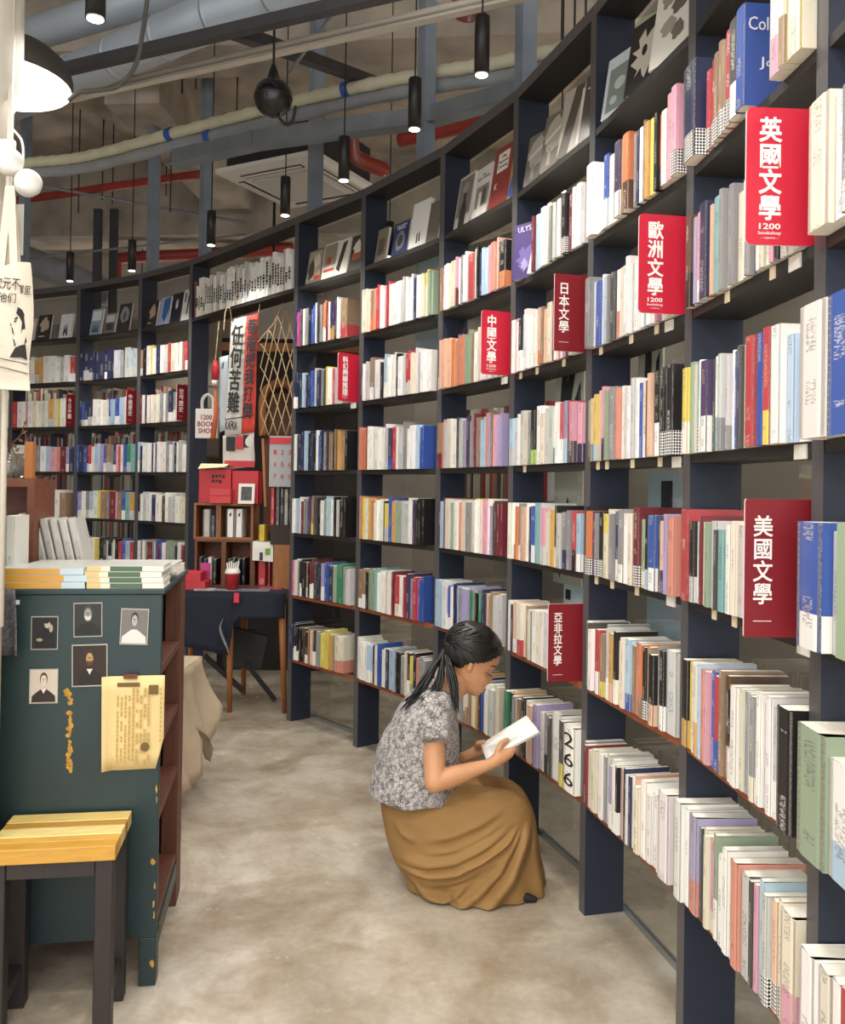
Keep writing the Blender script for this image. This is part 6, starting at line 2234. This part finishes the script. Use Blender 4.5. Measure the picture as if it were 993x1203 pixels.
# hips and legs under the skirt
for s in (-1, 1):
    hip, knee, ank = P_(495, 970, Y0 + s * .07), P_(594, 957, Y0 + s * .075), P_(572, 1018, Y0 + s * .07)
    body.capsule([hip, hip.lerp(knee, .5), knee], [.075, .060, .045], 14)
    body.capsule([knee, knee.lerp(ank, .45) + Vector((-.015, 0, 0)), ank], [.045, .045, .03], 12)
    ft = Vector((ank.x + .06, ank.y, .03))
    body.capsule([Vector((ank.x, ank.y, .035)), ft, ft + Vector((.07, 0, -.008))], [.028, .027, .02], 10)
    body.capsule([P_(485, 930, Y0 + s * .05), hip], [.075, .075], 14)
# near arm (right)
sh, el, wr = P_(509, 842, 2.925), P_(511, 919, 2.845), P_(577, 897.5, 2.895)
body.capsule([P_(512, 832, 2.98), sh, sh.lerp(el, .5), el], [.036, .037, .0375, .034], 16)
body.capsule([el, el.lerp(wr, .35), el.lerp(wr, .75), wr], [.033, .0335, .0235, .0185], 16)
# far arm (left)
sh2, el2, wr2 = P_(515, 842, 3.175), P_(522, 902, 3.22), P_(548, 888.5, 3.14)
body.capsule([P_(512, 832, 3.12), sh2, el2], [.036, .037, .034], 14)
body.capsule([el2, el2.lerp(wr2, .4), wr2], [.033, .031, .0185], 14)

# the open book's plane, so that the hands can close on it
BA, BB, BC, BD = P_(570.6, 890, 2.93), P_(565, 874, 3.13), P_(618, 840, 3.13), P_(632.3, 858, 2.93)
bk_e = (BD - BA).normalized()                # along the spine, away from the reader
bk_w = (BB - BA).normalized()                # across, away from the viewer
bk_n = bk_e.cross(bk_w).normalized()
if bk_n.z < 0:
    bk_n = -bk_n


def bp(a, c, h=0.0):
    """point by distance along the spine from the near lower corner, across, and above the page"""
    return BA + bk_e * a + bk_w * c + bk_n * h


# right hand: palm under the near edge, fingers underneath, thumb on the page
palm = [wr, bp(.040, -.016, -.018), bp(.075, .0, -.022)]
body.capsule(palm, [.0185, .023, .018], 14)
body.capsule([wr, bp(.055, -.004, -.02), bp(.062, .02, -.026)], [.017, .02, .012], 12)
for k, (a0, L, r_) in enumerate(((.096, .062, .0085), (.081, .070, .0088), (.065, .066, .0085), (.050, .052, .0074))):
    f0 = bp(a0 - .012, .0, -.021)
    f1 = bp(a0 + .004, .012 - .002 * k, -.0225)
    f2 = bp(a0 + .012, .012 + L * .45, -.0225)
    f3 = bp(a0 + .012, .012 + L * .80, -.0205)
    body.capsule([f0, f1, f2, f3], [r_ * 1.15, r_ * 1.08, r_, r_ * .8], 10)
body.capsule([bp(.030, -.020, -.010), bp(.048, -.018, .006), bp(.068, .000, .0175), bp(.092, .018, .0145)], [.012, .011, .0098, .0078], 10)
# left hand
palm2 = [wr2, bp(-.004, .205, -.018), bp(.020, .196, -.022)]
body.capsule(palm2, [.018, .022, .018], 14)
for k, (a0, L, r_) in enumerate(((.062, .062, .0085), (.047, .07, .0088), (.032, .066, .0085), (.018, .052, .0074))):
    body.capsule([bp(a0 - .022, .20, -.021), bp(a0, .185, -.0225), bp(a0 + .01, .185 - L * .5, -.0225), bp(a0 + .01, .185 - L * .85, -.0205)], [r_ * 1.12, r_ * 1.06, r_, r_ * .8], 10)
body.capsule([bp(-.008, .195, -.012), bp(-.016, .175, .004), bp(-.006, .155, .017), bp(.016, .140, .0145)], [.012, .011, .0098, .0078], 10)

bm_ = bake_remesh(body, .0034, 4, 'person')
bm_.materials.append(M_SKIN)
base = P_(540, 1030); base.z = 0
bm_.transform(Matrix.Translation(-base))
person = put('person', bm_, None, Matrix.Translation(base))
tag(person, 'person squatting and reading, grey patterned top, long mustard skirt, dark ponytail', 'person')


def wear(name, me, mats, label=None):
    me.transform(Matrix.Translation(-base))
    me.materials.clear()
    me.materials.append(mats)
    o = put(name, me, person)
    if label:
        o['label'] = label
    return o


# ---- face details
lash = MB()
f0 = chin + HU * (HH * .445)
lash.tube([f0 + HF * (-.030) - HS * .050, f0 + HF * (-.0125) - HU * .002 - HS * .041, f0 + HF * (-.003) - HU * .003 - HS * .032], [.001, .0021, .0013], 6)
lash.tube([f0 + HF * (-.0125) - HU * .002 - HS * .041, f0 + HF * (.002) - HU * .008 - HS * .044], [.0014, .0005], 6)
for s in (1,):
    lash.tube([f0 + HF * (-.0125) - HU * .002 + HS * .041, f0 + HF * (-.003) - HU * .003 + HS * .032], [.0021, .0013], 6)
M_HAIR = mat('black_hair', '0b0908', .36, spec=.5)
wear('eyelash', lash.mesh('eyelash', M_HAIR), M_HAIR)
brow = MB()
f1 = chin + HU * (HH * .565)
for s in (-1, 1):
    brow.tube([f1 + HF * (-.034) + HS * s * .055, f1 + HU * .006 + HF * (-.012) + HS * s * .042, f1 + HU * .003 + HF * (.0005) + HS * s * .022], [.001, .0028, .0018], 6)
wear('eyebrow', brow.mesh('eyebrow', M_HAIR), M_HAIR)
lip = MB()
for u, rr in ((.164, .0040), (.116, .0045)):
    c0 = chin + HU * (HH * u)
    lip.tube([c0 + HF * (-.014) - HS * .021, c0 + HF * (.0035) - HS * .010, c0 + HF * (.0075), c0 + HF * (.0035) + HS * .010, c0 + HF * (-.014) + HS * .021], [.001, rr * .8, rr, rr * .8, .001], 8)
wear('lips', lip.mesh('lips', M_SKIN, True), mat('lip_tone', 'a8584c', .45))

# ---- hair: scalp shell, combed strands, ponytail
def hairline(rel):
    """lowest covered height for a position from back (0) to front (1)"""
    return interp([(0, .30), (.30, .33), (.42, .44), (.52, .53), (.64, .60), (.76, .70), (.90, .80), (1, .83)], rel)


hair = MB()
NU, NTH = 46, 72
idx = {}
for i in range(NU + 1):
    u = .28 + (1 - .28) * i / NU
    for k in range(NTH):
        th = 2 * math.pi * k / NTH
        p = head_pt(u, th, .0105 + .004 * math.sin(math.pi * min(1, (u - .28) / .72)), nose=False)
        p = p + (HU * .006 if u > .9 else Vector())
        idx[(i, k)] = hair.add([p])
for i in range(NU):
    u = .28 + (1 - .28) * (i + .5) / NU
    for k in range(NTH):
        th = 2 * math.pi * (k + .5) / NTH
        rel = (math.cos(th) + 1) / 2
        if u > hairline(rel):
            k2 = (k + 1) % NTH
            hair.face((idx[(i, k)], idx[(i, k2)], idx[(i + 1, k2)], idx[(i + 1, k)]))
hair.face([idx[(NU, k)] for k in range(NTH)])
hm = hair.mesh('hair', M_HAIR, True)
ho = wear('hair', hm, M_HAIR)
sm = ho.modifiers.new('t', 'SOLIDIFY'); sm.thickness = .009; sm.offset = -1
rg = random.Random(4)
st = MB()
tie = chin + HU * (HH * .44) + HF * (-.186) + HS * (-.012)
for q in range(210):
    th0 = rg.uniform(-math.pi * .97, math.pi * .97)
    rel = (math.cos(th0) + 1) / 2
    u0 = hairline(rel) + rg.uniform(.0, .03)
    if rg.random() < .45:
        u0 = rg.uniform(max(u0, .6), .98)
    sgn = -1 if math.sin(th0) < 0 else 1
    pts = []
    for s in range(9):
        v = s / 8
        u = u0 + (.46 - u0) * v + .16 * math.sin(math.pi * v) * (1 - rel * .3) * (1 if u0 < .8 else .3)
        th = th0 + (sgn * math.pi * .985 - th0) * (v ** 1.15)
        pts.append(head_pt(max(.3, min(.985, u)), th, .0125 + .003 * math.sin(math.pi * v), nose=False))
    pts[-1] = pts[-1].lerp(tie, .8)
    st.tube(pts, [.0016] + [.0024] * 7 + [.0018], 5)
smesh = st.mesh('hair_strands', M_HAIR, True)
so = wear('hair_strands', smesh, M_HAIR)
so['kind'] = 'stuff'
pt = MB()
ends = []
for q in range(26):
    ends.append((rg.uniform(470, 486), rg.uniform(824, 836), rg.uniform(2.93, 3.02), (497, 806)))
for q in range(26):
    ends.append((rg.uniform(488, 516), rg.uniform(822, 836), rg.uniform(2.87, 2.93), (514, 806)))
for q in range(22):
    ends.append((rg.uniform(533, 540), rg.uniform(818, 842), rg.uniform(2.88, 2.96), (533, 806)))
for x, y, Y, mid in ends:
    m1 = P_(mid[0] + rg.uniform(-5, 5), mid[1] + rg.uniform(-4, 4), 2.955 + rg.uniform(-.02, .02))
    e = P_(x, y, Y)
    t0 = tie + Vector((rg.uniform(-.006, .006), rg.uniform(-.012, .012), rg.uniform(-.006, .006)))
    pt.tube(smooth_path([t0, t0.lerp(m1, .45) + Vector((0, -.01, .006)), m1, e], 4), [.003, .004, .0048, .005, .005, .005, .0048, .0045, .004, .0035, .0028, .002, .0006], 6)
wear('ponytail', pt.mesh('ponytail', M_HAIR, True), M_HAIR)['kind'] = 'stuff'
tm = MB(); tm.tube(smooth_path([tie + HU * .012 + HF * .004, tie - HS * .014, tie - HU * .012 - HF * .004, tie + HS * .014, tie + HU * .012 + HF * .004]), .0045, 8)
wear('hair_tie', tm.mesh('hair_tie', M_BLK, True), M_BLK)

# ---- patterned top
shirt = MB()
shirt.loft([torso_ring(k, .004 if k < 6 else .002) for k in range(len(TOR))])
for S_, E_, dy in ((P_(511, 831, 2.93), P_(511.5, 872, 2.862), -1), (P_(514, 831, 3.16), P_(517, 872, 3.225), 1)):
    shirt.capsule([P_(508, 826, Y0 + dy * .10), S_], [.052, .062], 18)
    shirt.tube([S_ + (S_ - E_) * .3, S_, S_.lerp(E_, .5), E_], [.05, .060, .054, .0495], 20)
sme = bake_remesh(shirt, .0055, 5, 'patterned_top')
sme.update()
nrm = [v.normal.copy() for v in sme.vertices]
for v, n_ in zip(sme.vertices, nrm):
    p = v.co
    q = mnoise.noise(Vector((p.x * 11 + p.z * 6, p.y * 9, p.z * 5 - p.x * 4)))
    q2 = mnoise.noise(Vector((p.x * 30, p.y * 22, p.z * 14 + 5)))
    low = max(0, min(1, (.62 - p.z) / .25))
    v.co = p + n_ * (.010 * q * (.4 + low) + .0035 * q2)


def top_material():
    m = bpy.data.materials.new('grey_crackle_print')
    m.use_nodes = True
    nt = m.node_tree
    b = nt.nodes['Principled BSDF']
    b.inputs['Roughness'].default_value = .85
    tc = nt.nodes.new('ShaderNodeTexCoord')
    ns = nt.nodes.new('ShaderNodeTexNoise'); ns.inputs['Scale'].default_value = 30; ns.inputs['Detail'].default_value = 3
    nt.links.new(tc.outputs['Object'], ns.inputs['Vector'])
    add = nt.nodes.new('ShaderNodeMix'); add.data_type = 'RGBA'; add.inputs[0].default_value = .025
    nt.links.new(tc.outputs['Object'], add.inputs[6]); nt.links.new(ns.outputs['Color'], add.inputs[7])
    vo = nt.nodes.new('ShaderNodeTexVoronoi'); vo.feature = 'DISTANCE_TO_EDGE'; vo.inputs['Scale'].default_value = 68
    nt.links.new(add.outputs[2], vo.inputs['Vector'])
    r = nt.nodes.new('ShaderNodeValToRGB')
    e = r.color_ramp.elements
    e[0].position = .02; e[0].color = lin('6f6b6d')
    e[1].position = .10; e[1].color = lin('c3bfbc')
    k = e.new(.35); k.color = lin('b5b1af')
    nt.links.new(vo.outputs['Distance'], r.inputs[0])
    n2 = nt.nodes.new('ShaderNodeTexNoise'); n2.inputs['Scale'].default_value = 55; n2.inputs['Detail'].default_value = 6
    nt.links.new(tc.outputs['Object'], n2.inputs['Vector'])
    r2 = nt.nodes.new('ShaderNodeValToRGB'); r2.color_ramp.elements[0].position = .36; r2.color_ramp.elements[0].color = lin('8a8686'); r2.color_ramp.elements[1].position = .6; r2.color_ramp.elements[1].color = lin('ffffff')
    nt.links.new(n2.outputs['Fac'], r2.inputs[0])
    mx = nt.nodes.new('ShaderNodeMix'); mx.data_type = 'RGBA'; mx.blend_type = 'MULTIPLY'; mx.inputs[0].default_value = .75
    nt.links.new(r.outputs[0], mx.inputs[6]); nt.links.new(r2.outputs[0], mx.inputs[7])
    nt.links.new(mx.outputs[2], b.inputs['Base Color'])
    return m


wear('patterned_top', sme, top_material(), 'grey crackle-patterned short-sleeved top')

# ---- long skirt
SK = [(1032, 480, 640, .185), (1018, 473, 638, .186), (1004, 463, 635, .188), (990, 457, 633, .188), (975, 453, 631, .186), (960, 450, 629, .182), (948, 448, 626, .177), (938, 447, 622, .168), (930, 449, 617, .155), (924, 456, 610, .137), (919, 474, 601, .108), (916, 500, 588, .06)]
FOLDS = [  # (pixel polyline on the near side, depth m, width px) - creases sink, ridges rise
    ([(470, 1001), (503, 1001), (536, 995), (563, 982), (594, 964), (608, 950)], -.030, 5.5),
    ([(470, 991), (503, 991), (536, 984), (563, 970), (594, 953)], .016, 9),
    ([(476, 1007), (496, 1025), (519, 1031), (529, 1026), (545, 1012)], -.020, 5),
    ([(486, 1042), (525, 1041), (554, 1024), (581, 997), (603, 962), (611, 946)], .020, 8),
    ([(545, 1048), (575, 1030), (597, 1000), (612, 968), (618, 950)], -.026, 10),
    ([(500, 964), (530, 957), (560, 945), (590, 930)], -.009, 6),
    ([(497, 980), (530, 974), (560, 962), (588, 946)], -.008, 5),
    ([(500, 1013), (530, 1008), (560, 996), (590, 972)], .014, 7),
    ([(515, 1018), (545, 1008), (575, 985)], -.010, 5),
    ([(622, 950), (628, 990), (634, 1040)], .010, 8),
    ([(466, 948), (474, 960), (490, 966)], -.010, 5),
]


def seg_dist(px, py, pl):
    best = 1e9
    bt = 0
    for k, ((x0, y0), (x1, y1)) in enumerate(zip(pl, pl[1:])):
        dx, dy = x1 - x0, y1 - y0
        t_ = max(0, min(1, ((px - x0) * dx + (py - y0) * dy) / (dx * dx + dy * dy)))
        d = math.hypot(px - x0 - t_ * dx, py - y0 - t_ * dy)
        if d < best:
            best, bt = d, (k + t_) / (len(pl) - 1)
    return best, bt


skirt = MB()
NS = 176
rings = []
LV = []
for a, b in zip(SK, SK[1:]):
    for k in range(7):
        t_ = k / 7
        LV.append(tuple(a[i] + (b[i] - a[i]) * t_ for i in range(4)))
LV.append(SK[-1])
for (y, xb, xf, hw) in LV:
    B, F = P_(xb, y), P_(xf, y)
    z = (B.z + F.z) / 2
    cz = max(0.004, z - .012 if z < .03 else z)
    cx, rx = (B.x + F.x) / 2, (F.x - B.x) / 2
    ring = []
    for q in range(NS):
        th = 2 * math.pi * q / NS
        c, s = math.cos(th), math.sin(th)
        x = cx + rx * math.copysign(abs(c) ** .8, c)
        yv = hw * math.copysign(abs(s) ** .72, s)
        zz = cz
        p = Vector((x, Y0 + yv, zz))
        # side-view pixel of this spot on the mid plane
        pr_ = project((x, Y0, zz))
        d = 0
        for pl, amp, wd in FOLDS:
            ds, bt = seg_dist(pr_[0], pr_[1], pl)
            fade = min(1, min(bt, 1 - bt) * 4 + .15)
            d += 1.55 * amp * math.exp(-(ds / (wd * .78)) ** 2) * fade
        side = abs(s) ** .6
        p.y += math.copysign(d * side, yv)
        # soft flutes near the hem
        hem = max(0, 1 - zz / .14)
        fl_ = .007 * math.sin(th * 11 + 1) * hem
        p.x += fl_ * c
        p.y += fl_ * s
        # valley between the thighs on the lap
        if zz > .26:
            p.z -= .03 * math.exp(-(yv / .035) ** 2) * (zz - .26) / .07
        ring.append(p)
    rings.append(ring)
skirt.loft(rings)
sk = skirt.mesh('long_skirt', M_SKIN, True)
so_ = wear('long_skirt', sk, mat('mustard_twill', '937040', .8, var=.05, scale=6, bump=.12, bscale=400), 'long mustard-brown skirt spread to the floor')
sd = so_.modifiers.new('sub', 'SUBSURF'); sd.levels = 1; sd.render_levels = 1
# dark shoe tips at the hem
for Y, x0, x1 in ((2.90, 606, 628), (3.2, 590, 625)):
    a, b = P_(x0, 1050, Y), P_(x1, 1050, Y)
    mb = MB(); mb.capsule([(a.x, Y, .017), ((a.x + b.x) / 2, Y, .0175), (b.x, Y, .0105)], [.016, .017, .010], 12)
    wear('shoe', mb.mesh('shoe', M_BLK, True), mat('dark_shoe', '1d1b1c', .6))

# ---- the open book in the hands
bc = bp(.1, .1, 0)
ob = thing('open_book', 'open white paperback held in the hands of the squatting person', 'book', bc)
LB, WB = (BD - BA).length, (BB - BA).length
pg = MB(); rr = []
for k in range(25):
    c = k / 24
    s = abs(c - .5) * 2
    hgt = .010 * (1 - s) ** .5 * 0 + .012 * math.sin(math.pi * min(1, s * 1.15)) ** .7 * (1 - .25 * s) - (.004 if s < .05 else 0)
    rr.append([bp(a, c * WB + .004 * math.sin(a * 20), hgt - .001) + (BC - BD - (BB - BA)) * c * (a / LB) for a in [LB * q / 8 for q in range(9)]])
pg.loft(rr, closed=False, cap=False)
o = part('pages', pg, mat('bright_page', 'efeee8', .85), ob, True, world=True)
sm = o.modifiers.new('t', 'SOLIDIFY'); sm.thickness = .009; sm.offset = 1 if False else -1
cv = MB(); rr = []
for c in (0, .45, .55, 1):
    rr.append([bp(a, c * WB, -.0115 + (.002 if .4 < c < .6 else 0)) + (BC - BD - (BB - BA)) * c * (a / LB) for a in (-.003, LB + .003)])
cv.loft(rr, closed=False, cap=False)
o = part('cover', cv, mat('book_cover_grey', 'c9c5bd', .5), ob, world=True); sm = o.modifiers.new('t', 'SOLIDIFY'); sm.thickness = .0015
M_TXT = mat('page_text', '9a9890', .9)
for pgk in (0, 1):
    for k in range(9):
        c = (.10 + .04 * k) + (.5 if pgk else 0)
        s = abs(c - .5) * 2
        hgt = .012 * math.sin(math.pi * min(1, s * 1.15)) ** .7 * (1 - .25 * s) - .0003
        a0, a1 = LB * .12, LB * (.5 if k % 4 == 3 else .85)
        mb = MB(); mb.bar(bp(a0, c * WB, hgt), bp(a1, c * WB, hgt), .0022, .0006, up=bk_n); part('text_line', mb, M_TXT, ob, world=True)
